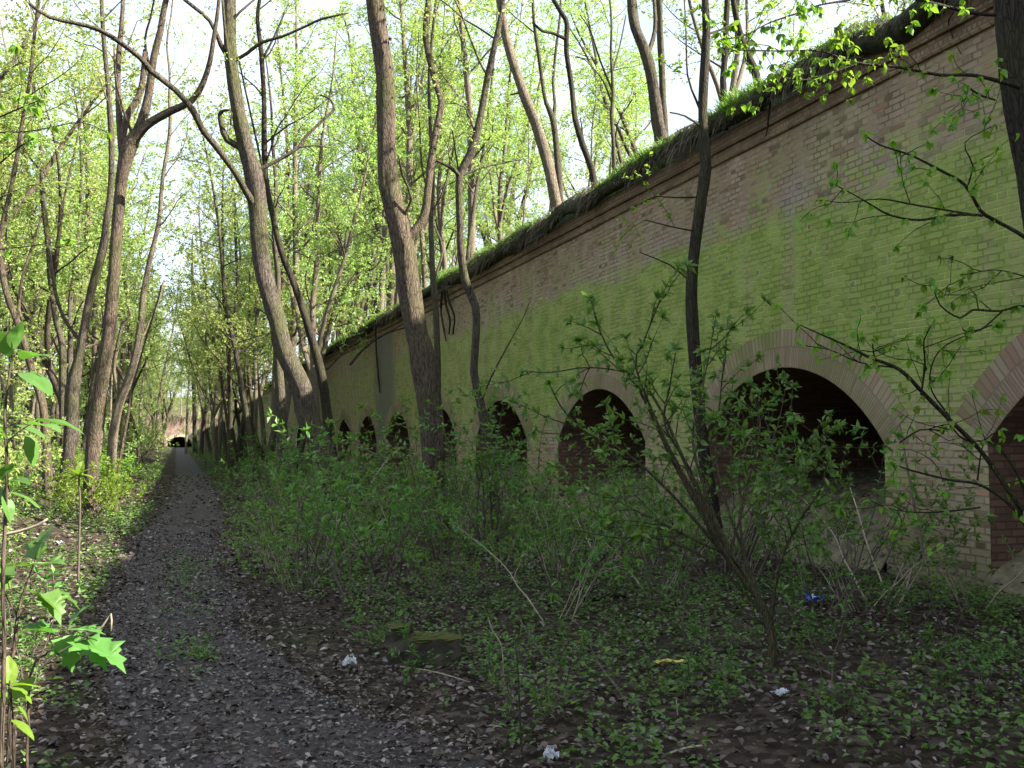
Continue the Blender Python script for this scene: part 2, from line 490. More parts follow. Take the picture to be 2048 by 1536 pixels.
M = {}
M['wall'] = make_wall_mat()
RING = [(0, (.19, .13, .085)), (.2, (.28, .22, .14)), (.5, (.33, .27, .165)), (.8, (.26, .205, .135)), (1, (.30, .18, .12))]
REDRING = [(0, (.21, .12, .085)), (.3, (.26, .17, .12)), (.5, (.27, .22, .15)), (.75, (.24, .145, .105)), (1, (.29, .23, .16))]
M['ring'] = make_uv_brick('voussoir_brick', RING, .082, .28, .75)
M['ring_red'] = make_uv_brick('red_voussoir_brick', REDRING, .082, .28, .4)
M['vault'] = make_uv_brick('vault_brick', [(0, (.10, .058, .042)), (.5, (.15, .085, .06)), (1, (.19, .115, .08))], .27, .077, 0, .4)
m_, nt_ = new_mat('cornice_brick'); ob_, s_, vec_ = wall_vec(nt_)
val_, fac_ = brick_nodes(nt_, vec_, .135, .077)
c_ = ramp(nt_, [(0, (.15, .10, .065)), (.4, (.23, .165, .10)), (.8, (.27, .20, .125)), (1, (.22, .13, .085))], val_)
c_ = mixc(nt_, ramp(nt_, [(.42, 0), (.66, .7)], noise(nt_, ob_, 1.4, 5)), c_, (.11, .08, .05))
c_ = mixc(nt_, mathn(nt_, 'MULTIPLY', fac_, .7), c_, (.10, .08, .055))
finish(nt_, c_, .92, mathn(nt_, 'ADD', mathn(nt_, 'SUBTRACT', 1.0, fac_), mathn(nt_, 'MULTIPLY', noise(nt_, ob_, 20, 5), .5)), .014, .12); M['cornice'] = m_
M['ground'] = make_ground_mat()
M['path'] = make_path_mat()
M['turf'] = simple_mat('turf_soil', (.016, .015, .009), (.05, .06, .022), 9, .95, .05)
M['hill'] = simple_mat('hill_soil', (.05, .05, .025), (.11, .11, .05), 3, .95, .05)
M['slope'] = simple_mat('rubble_earth', (.075, .064, .038), (.21, .18, .108), 5, .95, .06)
M['bark_grey'] = bark_mat('grey_furrowed_bark', (.014, .011, .009), (.105, .087, .069), .5)
M['bark_brown'] = bark_mat('brown_bark', (.014, .011, .009), (.122, .092, .07), .4)
M['bark_dark'] = bark_mat('dark_bark', (.012, .010, .008), (.05, .041, .032), .4)
M['bark_pale_lit'] = bark_mat('pale_lit_bark', (.05, .04, .03), (.22, .18, .135), .3, 1.3)  # pale copy of the bark puts sunlight into the trunk colour
M['twig'] = simple_mat('twig_bark', (.045, .036, .028), (.12, .095, .07), 9, .85, .004)
M['twig_pale'] = simple_mat('dry_twig', (.22, .18, .13), (.38, .32, .24), 9, .85, .004)
M['leaf_spring'] = leaf_mat('spring_leaf', (.235, .315, .095), (.315, .40, .14), (.40, .46, .20), .5)
M['leaf_fresh'] = leaf_mat('fresh_leaf', (.10, .20, .022), (.16, .27, .03), (.2, .3, .04), .5)
M['leaf_shrub'] = leaf_mat('shrub_leaf', (.07, .14, .03), (.11, .205, .045), (.165, .265, .065), .42)
M['leaf_herb'] = leaf_mat('herb_leaf', (.05, .105, .022), (.085, .165, .034), (.125, .205, .046), .32)
M['leaf_big'] = leaf_mat('broad_leaf', (.07, .145, .028), (.105, .20, .04), None, .42)
M['litter'] = None
m_, nt_ = new_mat('dead_leaf')
g_ = N(nt_, 'ShaderNodeNewGeometry')
finish(nt_, ramp(nt_, [(0, (.022, .016, .012)), (.35, (.055, .04, .032)), (.7, (.105, .082, .07)), (.9, (.155, .127, .11)), (1, (.24, .21, .195))], g_.outputs['Random Per Island']), .7, None, 0, .3)
M['litter'] = m_
m_, nt_ = new_mat('dry_grass'); g_ = N(nt_, 'ShaderNodeNewGeometry')
finish(nt_, ramp(nt_, [(0, (.03, .026, .016)), (.5, (.07, .06, .036)), (1, (.17, .145, .09))], g_.outputs['Random Per Island']), .8)
M['dry'] = m_
M['blade'] = leaf_mat('grass_blade', (.075, .145, .022), (.13, .22, .033), (.19, .27, .045), .38)


# ------------------------------------------------------------------ scene graph helpers
def tag(o, label=None, cat=None, group=None, kind=None):
    for k, v in (('label', label), ('category', cat), ('group', group), ('kind', kind)):
        if v:
            o[k] = v
    return o


def thing(name, loc, label, cat, group=None):
    o = bpy.data.objects.new(name, None); col.objects.link(o)
    o.location = loc; o.empty_display_size = .3
    return tag(o, label, cat, group)


KIDS = {}


def part(mb, name, mats, root, loc):
    o = mb.build(name, mats, root, loc)
    KIDS.setdefault(root.name, []).append(o)
    return o


def copy_tree(root, loc, rz=0, s=1.0, tilt=(0, 0)):
    c = root.copy(); col.objects.link(c)
    c.location = loc; c.rotation_euler = (tilt[0], tilt[1], rz); c.scale = (s, s, s)
    for k in KIDS[root.name]:
        d = k.copy(); col.objects.link(d); d.parent = c
    return c


ORD = 'leftmost second third fourth fifth sixth seventh eighth ninth tenth eleventh twelfth thirteenth fourteenth fifteenth sixteenth seventeenth eighteenth nineteenth twentieth'.split()


def label_row(items, one, many, limit=20):
    """items: list of roots; label each by its order from the left of the picture"""
    items = sorted(items, key=lambda o: proj(np.array(o.location))[0])
    for i, o in enumerate(items):
        if len(items) == 1:
            o['label'] = one
        elif i < min(limit, len(ORD)):
            o['label'] = ('leftmost ' if i == 0 else ORD[i] + ' from left ') + 'of the ' + many
        else:
            o['label'] = one


# ================================================================== SETTING
# ------------------------------------------------------------------ ground sheet
def axis(segs):
    out = []
    for a, b, s in segs:
        out.append(np.arange(a, b, s))
    return np.concatenate(out + [[segs[-1][1]]])


gx = axis([(-260, -60, 10), (-60, -14, 1.5), (-14, -4, .5), (-4, 7.8, .2), (7.8, 15, .8)])
gy = axis([(-60, -4, 3), (-4, 2, .5), (2, 24, .2), (24, 60, .5), (60, 187, 2), (187, 420, 12)])
GX, GY = np.meshgrid(gx, gy, indexing='ij')
GZ = gz(GX, GY)
nx, ny = len(gx), len(gy)
gi = np.arange(nx * ny).reshape(nx, ny)
mb = MB()
mb.add(np.stack([GX, GY, GZ], -1).reshape(-1, 3), np.stack([gi[:-1, :-1], gi[1:, :-1], gi[1:, 1:], gi[:-1, 1:]], -1).reshape(-1, 4), 0, True)
tag(mb.build('ground', M['ground']), 'dark leaf-strewn woodland floor between the path, bank and wall', 'ground', kind='structure')

# ------------------------------------------------------------------ path
py = axis([(-6, 30, .2), (30, 80, .6), (80, 184, 2)])
us = np.linspace(-1, 1, 17)
PX = []; PZ = []
rngp = np.random.default_rng(2)
for i, y in enumerate(py):
    wl = path_w(y) * (1 + .35 * (vn(y * .9, 3.3, 4) - .5) + .2 * (vn(y * 3.1, 8.3, 5) - .5))
    wr = path_w(y) * (1 + .45 * (vn(y * .8, 13.3, 4) - .5) + .2 * (vn(y * 3.3, 18.3, 5) - .5))
    x = path_x(y) + np.where(us < 0, us * wl, us * wr)
    edge = sstep(.75, 1.0, np.abs(us))
    z = gz(x, np.full_like(x, y)) * (edge) + .016 + .02 * (vn(x * 2.5, np.full_like(x, y) * 2.5, 6) - .5) * (1 - edge) - .05 * edge * edge
    PX.append(x); PZ.append(z)
PX = np.array(PX); PZ = np.array(PZ); PY = np.repeat(py[:, None], len(us), 1)
pi_ = np.arange(PX.size).reshape(PX.shape)
mb = MB()
mb.add(np.stack([PX, PY, PZ], -1).reshape(-1, 3), np.stack([pi_[:-1, :-1], pi_[:-1, 1:], pi_[1:, 1:], pi_[1:, :-1]], -1).reshape(-1, 4), 0, True)
tag(mb.build('path', M['path']), 'narrow trodden earth path leading to the far tunnel', 'path', kind='structure')

# ------------------------------------------------------------------ embankment on top of and behind the wall
ex = np.array([7.72, 7.60, 7.56, 7.66, 7.85, 8.1, 8.5, 9, 9.6, 10.5, 12, 14, 17, 21, 26, 33, 45, 70, 120, 220])
ez = np.array([6.20, 6.22, 6.34, 6.48, 6.58, 6.66, 6.78, 6.95, 7.1, 7.3, 7.6, 8.0, 8.6, 9.2, 9.8, 10.3, 10.6, 11, 11, 11])
ey = axis([(-60, 2, 2), (2, 50, .25), (50, 110, .8), (110, 190, 2.5), (190, 420, 15)])
EX, EY = np.meshgrid(ex, ey, indexing='ij'); EZ = np.repeat(ez[:, None], len(ey), 1)
amp = sstep(7.5, 7.9, EX) * .25 + .08
EZ = EZ + amp * (vn(EX * .9, EY * .9, 1) - .5) * 1.2 + .08 * (vn(EX * 3, EY * 2.4, 2) - .5)
EX = EX - ((EX < 7.7) * .10 * vn(EY * 1.7, EX, 3))
ei = np.arange(EX.size).reshape(EX.shape)
mb = MB()
mb.add(np.stack([EX, EY, EZ], -1).reshape(-1, 3), np.stack([ei[:-1, :-1], ei[1:, :-1], ei[1:, 1:], ei[:-1, 1:]], -1).reshape(-1, 4), 0, True)
tag(mb.build('hill', M['turf']), 'earth rampart heaped on top of and behind the brick wall', 'bank', kind='structure')


def top_z(x, y):
    return np.interp(x, ex[4:], ez[4:]) + (.33) * (vn(np.asarray(x) * .9, np.asarray(y) * .9, 1) - .5) * 1.2


# hill closing the far end, above the tunnel
hx = axis([(-120, -20, 8), (-20, 8.5, 1.2)])
hy = axis([(187.2, 200, 1.2), (200, 420, 14)])
HX, HY = np.meshgrid(hx, hy, indexing='ij')
HZ = 5.2 + 5 * sstep(187, 215, HY) + .7 * (vn(HX * .4, HY * .4, 3) - .5)
hi_ = np.arange(HX.size).reshape(HX.shape)
mb = MB()
mb.add(np.stack([HX, HY, HZ], -1).reshape(-1, 3), np.stack([hi_[:-1, :-1], hi_[1:, :-1], hi_[1:, 1:], hi_[:-1, 1:]], -1).reshape(-1, 4), 0, True)
tag(mb.build('hill', M['hill']), 'wooded earth bank above the tunnel at the end of the path', 'bank', kind='structure')

# ------------------------------------------------------------------ brick wall with arched casemates
ARCH_C = [-0.4, 5.75] + [11.45 + 6.15 * k for k in range(10)]
HALF = [2.08] * len(ARCH_C); RISE = 1.02; SPRING = 1.55
Z0, Z1 = -.4, 6.22
wall = thing('brick_wall', (D, 0, 0), 'long mossy green and brown brick fortress wall with a row of low arches', 'wall')
WL = (D, 0, 0)


def arch_curve(c, w, n=26, rise=RISE):
    Rr = (w * w + rise * rise) / (2 * rise); a = math.asin(min(1, w / Rr))
    t = np.linspace(-a, a, n)
    return c + Rr * np.sin(t), SPRING + rise - Rr + Rr * np.cos(t), Rr, a, t


def wall_piece(mb, y0, y1, z0, z1, mat=0):
    mb.add([(D, y0, z0), (D, y1, z0), (D, y1, z1), (D, y0, z1)], [(0, 3, 2, 1)], mat)


mb = MB()
cur = -40.0
for c, w in zip(ARCH_C, HALF):
    wall_piece(mb, cur, c - w, Z0, Z1)
    ys, zs, *_ = arch_curve(c, w)
    n = len(ys)
    v = np.concatenate([np.stack([np.full(n, D), ys, zs], 1), np.stack([np.full(n, D), ys, np.full(n, Z1)], 1)])
    i = np.arange(n - 1)
    mb.add(v, np.stack([i, n + i, n + i + 1, i + 1], 1), 0)
    cur = c + w
wall_piece(mb, cur, WALL_END + .5, Z0, Z1)
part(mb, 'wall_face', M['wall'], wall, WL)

for k, (c, w) in enumerate(zip(ARCH_C, HALF)):
    ys, zs, Rr, a, t = arch_curve(c, w)
    n = len(ys)
    # voussoir ring, two bricks deep, a few millimetres proud
    T = .52
    ro = (Rr + T) / Rr
    cz = SPRING + RISE - Rr
    yo = c + (ys - c) * ro; zo = cz + (zs - cz) * ro
    xf = D - .007
    mb = MB()
    v = np.concatenate([np.stack([np.full(n, xf), ys, zs], 1), np.stack([np.full(n, xf), yo, zo], 1), np.stack([np.full(n, D + .002), ys, zs], 1), np.stack([np.full(n, D + .002), yo, zo], 1)])
    i = np.arange(n - 1)
    arc = (t - t[0]) * (Rr + T * .4)
    uvf = np.stack([np.stack([arc[i] * 0, arc[i]], 1), np.stack([arc[i] * 0 + T, arc[i]], 1), np.stack([arc[i] * 0 + T, arc[i + 1]], 1), np.stack([arc[i] * 0, arc[i + 1]], 1)], 1)
    # bricks stand radially: u runs along the ring, v across it
    uvf = uvf[..., ::-1]
    mb.add(v, np.stack([i, n + i, n + i + 1, i + 1], 1), 0, False, uvf)
    mb.Fs.append((np.stack([i, i + 1, 2 * n + i + 1, 2 * n + i], 1), 0, False, uvf))
    mb.Fs.append((np.stack([n + i, 3 * n + i, 3 * n + i + 1, n + i + 1], 1), 0, False, uvf))
    r_ = part(mb, 'arch_ring', M['ring_red'] if k in (1,) else M['ring'], wall, WL)
    if k == 1:
        r_['label'] = 'reddish brick arch ring at the right edge'
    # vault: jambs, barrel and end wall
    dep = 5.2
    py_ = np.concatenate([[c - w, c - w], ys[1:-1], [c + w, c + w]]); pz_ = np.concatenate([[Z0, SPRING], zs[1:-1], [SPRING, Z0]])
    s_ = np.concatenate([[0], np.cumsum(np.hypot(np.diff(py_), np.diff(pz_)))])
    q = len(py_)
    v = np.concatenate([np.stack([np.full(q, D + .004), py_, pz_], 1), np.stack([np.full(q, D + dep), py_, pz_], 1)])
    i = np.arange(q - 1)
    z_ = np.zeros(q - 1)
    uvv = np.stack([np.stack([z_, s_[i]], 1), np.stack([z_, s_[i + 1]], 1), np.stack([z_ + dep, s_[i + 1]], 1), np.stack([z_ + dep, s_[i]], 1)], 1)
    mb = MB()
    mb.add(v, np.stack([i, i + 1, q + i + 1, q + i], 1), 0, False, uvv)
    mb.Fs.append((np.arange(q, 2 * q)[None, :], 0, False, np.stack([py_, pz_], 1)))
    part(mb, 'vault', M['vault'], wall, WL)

# cornice: two stepped courses running along the top
prof = [(D + .05, 5.80), (D - .035, 5.80), (D - .05, 5.825), (D - .045, 5.86), (D - .012, 5.87), (D - .012, 5.975), (D - .06, 5.98), (D - .075, 6.01), (D - .068, 6.045), (D - .035, 6.05), (D - .035, 6.20), (D - .02, 6.225), (D + .05, 6.225)]
mb = MB()
cy = np.concatenate([np.arange(-40, 60, 1.35), np.arange(60, WALL_END, 6), [WALL_END]])
rc = np.random.default_rng(9)
V_ = []
for y in cy:
    jx = rc.normal(0, .004); jz = rc.normal(0, .004)
    V_ += [(x + jx * (x < D), y, z + jz) for x, z in prof]
k_ = len(prof)
ii = np.arange(len(cy) - 1)[:, None] * k_; jj = np.arange(k_ - 1)[None, :]
mb.add(V_, np.stack([ii + jj, ii + k_ + jj, ii + k_ + jj + 1, ii + jj + 1], -1).reshape(-1, 4))
part(mb, 'cornice', M['cornice'], wall, WL)

def slope_z(x, y, c, w):
    z = np.interp(x, [D - .55, D, D + .9, D + 2.6, D + 5.2], [-.04, .26, .82, 1.12, 1.2]) + .34 * (vn(x * 1.2, y * 1.2, 4) - .5) + .12 * (vn(x * 4, y * 4, 5) - .5) + .05 * (vn(x * 11, y * 11, 6) - .5)
    return z - .25 * sstep(0.0, .5, D - x) * (np.abs(y - c) / w) ** 2


# earth that has slid into each casemate
for k, c in enumerate(ARCH_C[1:9], 1):
    w = HALF[k] - .004
    sx = np.concatenate([np.linspace(D - .55, D + 1.6, 26), np.linspace(D + 1.8, D + 5.15, 14)]); sy = np.linspace(c - w, c + w, 48)
    SX, SY = np.meshgrid(sx, sy, indexing='ij')
    SZ = slope_z(SX, SY, c, w)
    si = np.arange(SX.size).reshape(SX.shape)
    mb = MB()
    mb.add(np.stack([SX, SY, SZ], -1).reshape(-1, 3), np.stack([si[:-1, :-1], si[1:, :-1], si[1:, 1:], si[:-1, 1:]], -1).reshape(-1, 4), 0, True)
    tag(mb.build('ground', M['slope']), 'earth slope silting up a brick arch', 'ground', kind='structure')

# far end: cross wall with the tunnel mouth
PC = 0.42
portal = thing('tunnel_portal', (PC, WALL_END, 0), 'sunlit brick tunnel mouth closing the far end of the path', 'tunnel')
mb = MB()
tw, tr = 2.1, .95
Rr = (tw * tw + tr * tr) / (2 * tr); a = math.asin(tw / Rr); t = np.linspace(-a, a, 20)
tx = PC + Rr * np.sin(t); tz = 1.0 + tr - Rr + Rr * np.cos(t)
n = len(tx); ptop = 5.4


def quad_y(mb, x0, x1, z0, z1, y):
    mb.add([(x0, y, z0), (x1, y, z0), (x1, y, z1), (x0, y, z1)], [(0, 1, 2, 3)])


quad_y(mb, -14, PC - tw, -.5, ptop, WALL_END); quad_y(mb, PC + tw, D, -.5, ptop, WALL_END)
v = np.concatenate([np.stack([tx, np.full(n, WALL_END), tz], 1), np.stack([tx, np.full(n, WALL_END), np.full(n, ptop)], 1)])
i = np.arange(n - 1); mb.add(v, np.stack([i, i + 1, n + i + 1, n + i], 1))
mb.add([(-14, WALL_END, ptop), (D, WALL_END, ptop), (D, WALL_END + 1.6, ptop), (-14, WALL_END + 1.6, ptop)], [(0, 1, 2, 3)])
M['portal'] = simple_mat('weathered_portal_brick', (.10, .068, .052), (.27, .19, .155), 1.3, .9, .03)
part(mb, 'wall_face', M['portal'], portal, (PC, WALL_END, 0))
mb = MB()
qx = np.concatenate([[PC - tw], tx, [PC + tw]]); qz = np.concatenate([[-.5], tz, [-.5]]); q = len(qx)
v = np.concatenate([np.stack([qx, np.full(q, WALL_END + .002), qz], 1), np.stack([qx, np.full(q, WALL_END + 14), qz], 1)])
i = np.arange(q - 1); mb.add(v, np.stack([i, q + i, q + i + 1, i + 1], 1)); mb.Fs.append((np.arange(q, 2 * q)[None], 0, False, None))
part(mb, 'tunnel_vault', M['slope'], portal, (PC, WALL_END, 0))
mb = MB()
to = (Rr + .5) / Rr; czt = 1.0 + tr - Rr
ox = PC + (tx - PC) * to; oz = czt + (tz - czt) * to
v = np.concatenate([np.stack([tx, np.full(n, WALL_END - .03), tz], 1), np.stack([ox, np.full(n, WALL_END - .03), oz], 1), np.stack([tx, np.full(n, WALL_END + .0), tz], 1), np.stack([ox, np.full(n, WALL_END + .0), oz], 1)])
i = np.arange(n - 1)
mb.add(v, np.concatenate([np.stack([i, i + 1, n + i + 1, n + i], 1), np.stack([2 * n + i, 2 * n + i + 1, i + 1, i], 1), np.stack([n + i, n + i + 1, 3 * n + i + 1, 3 * n + i], 1)]))
M['portal_ring'] = simple_mat('pale_ring_brick', (.30, .22, .17), (.46, .37, .29), 3, .9, .02)
part(mb, 'arch_ring', M['portal_ring'], portal, (PC, WALL_END, 0))


# ================================================================== STUFF
def grid_scatter(rng, x0, x1, y0, y1, dens):
    n = int((x1 - x0) * (y1 - y0) * dens)
    return rng.uniform(x0, x1, n), rng.uniform(y0, y1, n)


def on_path(x, y, m=1.0):
    return np.abs(x - path_x(y)) < path_w(y) * m


rng = np.random.default_rng(11)
# fallen leaves lying on the ground
mb = MB()
Ps = []; Ls = []
for (x0, x1, y0, y1, dn, L0, L1) in ((-2.6, 7.3, 2.6, 7, 380, .02, .062), (-3, 7.3, 7, 11, 230, .025, .07), (-4, 7.4, 11, 20, 80, .045, .09), (-9, 7.5, 20, 45, 20, .07, .13)):
    x, y = grid_scatter(rng, x0, x1, y0, y1, dn)
    off = np.abs(x - path_x(y)) / path_w(y)
    keep = ((off > .95) & (vn(x * .8, y * .8, 5) > .2)) | (rng.random(len(x)) < np.clip(.40 + .25 * sstep(9, 5, y) + .6 * sstep(.2, .95, off), 0, .9))
    keep &= ~((rng.random(len(x)) < .35) & (x > 2.5))
    x, y = x[keep], y[keep]
    z = gz(x, y) + .018 + rng.uniform(0, .02, len(x))
    Ps.append(np.stack([x, y, z], 1)); Ls.append(rng.uniform(L0, L1, len(x)))
P = np.vstack(Ps); L = np.concatenate(Ls)
x, y = grid_scatter(rng, -.9, 2.4, 2.6, 17, 620)
k = on_path(x, y, 1.05); x, y = x[k], y[k]
P = np.vstack([P, np.stack([x, y, gz(x, y) + .024 + rng.uniform(0, .01, len(x))], 1)]); L = np.concatenate([L, rng.uniform(.012, .042, len(x))])
for c_ in ARCH_C[1:7]:
    x = D - .4 + 2.4 * rng.random(420) ** 1.3; y = rng.uniform(c_ - 2.0, c_ + 2.0, 420)
    P = np.vstack([P, np.stack([x, y, slope_z(x, y, c_, 2.08) + .02], 1)]); L = np.concatenate([L, rng.uniform(.03, .085, len(x))])
ang = rng.uniform(0, TAU, len(P)); d = np.stack([np.cos(ang), np.sin(ang), rng.normal(.05, .22, len(P))], 1)
lv = Leaves(); lv.put(P, d, L); lv.into(mb, 0, rng, .62, True, 1.6)
tag(mb.build('leaf_litter', M['litter']), 'grey brown dead leaves carpeting the shaded woodland floor', 'dead leaves', kind='stuff')

# low green herbs in loose patches
mb = MB(); lv = Leaves()
for (x0, x1, y0, y1, dn, thr, Ls_) in ((1.5, 7.6, 3, 9.5, 62, .36, (.03, .055)), (1.0, 7.6, 9.5, 20, 26, .34, (.04, .075)), (1.0, 7.4, 20, 60, 5, .3, (.06, .11)),
                                    (-3.6, -.45, 3, 10, 46, .36, (.03, .06)), (-6, -.45, 10, 24, 26, .33, (.04, .075)), (-14, -.6, 24, 60, 4.5, .34, (.07, .12)), (-30, -.6, 60, 150, .5, .3, (.12, .2)), (.9, 7.4, 60, 150, 1.2, .3, (.12, .2))):
    x, y = grid_scatter(rng, x0, x1, y0, y1, dn)
    k = (vn(x * .75, y * .75, 6) * .65 + vn(x * 2.3, y * 2.3, 7) * .35 > thr) & (~on_path(x, y, 1.02))
    x, y = x[k], y[k]
    z = gz(x, y)
    for q in range(7):
        a = rng.uniform(0, TAU, len(x)); rr = rng.uniform(0, .07, len(x)) * (1 + (Ls_[0] - .03) * 20); h = rng.uniform(.02, .16, len(x)) * (1 + (Ls_[0] - .03) * 14)
        pz = np.stack([x + rr * np.cos(a), y + rr * np.sin(a), z + h], 1)
        lv.put(pz, np.stack([np.cos(a), np.sin(a), rng.normal(.15, .3, len(x))], 1), rng.uniform(*Ls_, len(x)))
# a few tufts along the middle of the path
x = np.concatenate([rng.normal(.10, .13, 90), rng.normal(.16, .12, 50)]); y = np.concatenate([rng.normal(11.5, 1.2, 90), rng.normal(7.7, .35, 50)])
for q in range(5):
    a = rng.uniform(0, TAU, len(x))
    lv.put(np.stack([x + .03 * np.cos(a), y + .03 * np.sin(a), gz(x, y) + .02 + rng.uniform(0, .05, len(x))], 1), np.stack([np.cos(a), np.sin(a), rng.normal(.4, .3, len(x))], 1), rng.uniform(.025, .05, len(x)))
lv.into(mb, 0, rng, .6, False, 1.2)
tag(mb.build('ground_cover', M['leaf_herb']), 'low green herbs in patches on the woodland floor', 'herbs', kind='stuff')

# grass and hanging roots along the top of the wall
mb = MB()


def blades(mb, P, d0, L, W, droop, mat, rng):
    n = len(P); d0 = nrm(d0)
    s = nrm(np.cross(d0, rng.normal(0, 1, (n, 3))))
    L = L[:, None]; W = W[:, None]
    p1 = P + d0 * L * .5 + np.array([0, 0, -1]) * droop[:, None] * L * .2
    p2 = P + d0 * L * .85 + np.array([0, 0, -1]) * droop[:, None] * L * .75
    v = np.stack([P - s * W, P + s * W, p1 + s * W * .8, p1 - s * W * .8, p2], 1).reshape(-1, 3)
    o = (np.arange(n) * 5)[:, None]; b = mb.n
    mb.add(v, o + np.array([[0, 1, 2, 3]]), mat)
    mb.Fs.append((o + np.array([[3, 2, 4]]) + b, mat, False, None))


for (y0, y1, nd, ng, sc_) in ((4, 30, 210, 900, 1.0), (30, 70, 75, 260, 1.8), (70, 185, 20, 60, 3.4)):
    n = int((y1 - y0) * nd)
    y = rng.uniform(y0, y1, n)
    clump = vn(y * 1.1, y * 0 + 2, 2)
    P = np.stack([rng.uniform(7.46, 7.62, n), y, rng.uniform(6.22, 6.55, n)], 1)
    dd = np.stack([-rng.uniform(.2, 1.0, n), rng.normal(0, .35, n), rng.normal(-.35, .45, n)], 1)
    blades(mb, P, dd, rng.uniform(.04, .30, n) * (.12 + 1.7 * clump ** 2), rng.uniform(.002, .005, n) * sc_ * 1.6, rng.uniform(.6, 1.6, n), 0, rng)
    n = int((y1 - y0) * ng)
    y = rng.uniform(y0, y1, n); x = 7.5 + rng.random(n) ** 1.6 * 1.5
    clump = vn(y * .9, x * .9, 4)
    P = np.stack([x, y, np.interp(x, [7.5, 7.66, 7.85, 8.1, 8.5, 9], [6.38, 6.5, 6.58, 6.66, 6.78, 6.95])], 1)
    k = clump > .25
    P = P[k]; n = len(P); clump = clump[k]
    dd = np.stack([rng.normal(-.5, .45, n), rng.normal(0, .4, n), np.ones(n)], 1)
    blades(mb, P, dd, rng.uniform(.09, .34, n) * (.15 + 1.4 * clump), rng.uniform(.003, .007, n) * sc_ * 1.4, rng.uniform(0, .8, n), 1, rng)
n = 1500
x = rng.uniform(-14, 7.6, n)
P = np.stack([x, WALL_END - .04 + rng.uniform(0, .8, n), 5.38 + rng.uniform(0, .25, n)], 1)
blades(mb, P, np.stack([rng.normal(0, .4, n), -rng.uniform(.3, 1, n), rng.normal(-.2, .6, n)], 1), rng.uniform(.4, 1.5, n) * (.3 + 1.2 * vn(x * .5, x * 0, 3)), rng.uniform(.02, .05, n), rng.uniform(.5, 1.6, n), 0, rng)
tag(mb.build('grass', [M['dry'], M['blade']]), 'shaggy grass and dead stalks overhanging the top of the wall', 'grass', kind='stuff')


# ================================================================== TREES
def twig_walk(p, d, L, n, rng, wob=.25, lift=0.0):
    pts = [p]; d = d / np.linalg.norm(d)
    for _ in range(n):
        d = d + rng.normal(0, wob, 3) + np.array([0, 0, lift]); d = d / np.linalg.norm(d)
        pts.append(pts[-1] + d * L / n)
    return np.array(pts)


def side_dir(T, rng, fwd=.5, up=.15):
    r = rng.normal(0, 1, 3); r = r - T * (r @ T); r /= max(np.linalg.norm(r), 1e-6)
    d = r + T * fwd + np.array([0, 0, up])
    return d / np.linalg.norm(d)


def leaves_along(lv, pts, rng, spacing, L, per=1, start=.15, droop=-.1, spread=.9):
    seg = np.diff(pts, axis=0); ln = np.linalg.norm(seg, axis=1); tot = ln.sum()
    if tot < 1e-6:
        return
    m = max(1, int(tot / spacing)) * per
    s = np.sort(rng.uniform(start, 1, m)) * tot
    cum = np.concatenate([[0], np.cumsum(ln)])
    k = np.clip(np.searchsorted(cum, s) - 1, 0, len(ln) - 1)
    f = ((s - cum[k]) / np.maximum(ln[k], 1e-9))[:, None]
    P = pts[k] + seg[k] * f
    T = nrm(seg[k])
    r = rng.normal(0, 1, (m, 3)); r[:, 2] *= .5
    lv.put(P, T * .5 + r * spread + np.array([0, 0, droop]), rng.uniform(.65, 1.2, m) * L)


def clothe(mb, lv, path, rng, start=.25, spacing=.3, tl=(.35, 1.0), leafL=.06, leaf_sp=.05, sub=2, twig_r=.006, mat=0, up=.15, k=3):
    """side twigs with leaves along a limb; path rows are x, y, z, radius"""
    P = path[:, :3]
    seg = np.linalg.norm(np.diff(P, axis=0), axis=1); cum = np.concatenate([[0], np.cumsum(seg)]); tot = cum[-1]
    s = start * tot + rng.uniform(0, spacing)
    while s < tot:
        i = min(np.searchsorted(cum, s), len(P) - 1)
        T = nrm((P[i] - P[max(i - 1, 0)])[None])[0]
        L = rng.uniform(*tl) * (1.15 - .5 * s / tot)
        w = twig_walk(P[i], side_dir(T, rng, .55, up), L, 4, rng, .22)
        mb.tube(w, np.linspace(min(twig_r, path[i, 3] * .8), .0016, 5), k, mat)
        leaves_along(lv, w, rng, leaf_sp, leafL)
        for _ in range(sub):
            j = rng.integers(1, 4)
            T2 = nrm((w[j + 1] - w[j])[None])[0]
            w2 = twig_walk(w[j], side_dir(T2, rng, .7, .05), L * rng.uniform(.35, .65), 3, rng, .25)
            mb.tube(w2, np.linspace(twig_r * .5, .0014, 4), k, mat)
            leaves_along(lv, w2, rng, leaf_sp, leafL)
        s += spacing * rng.uniform(.6, 1.5)


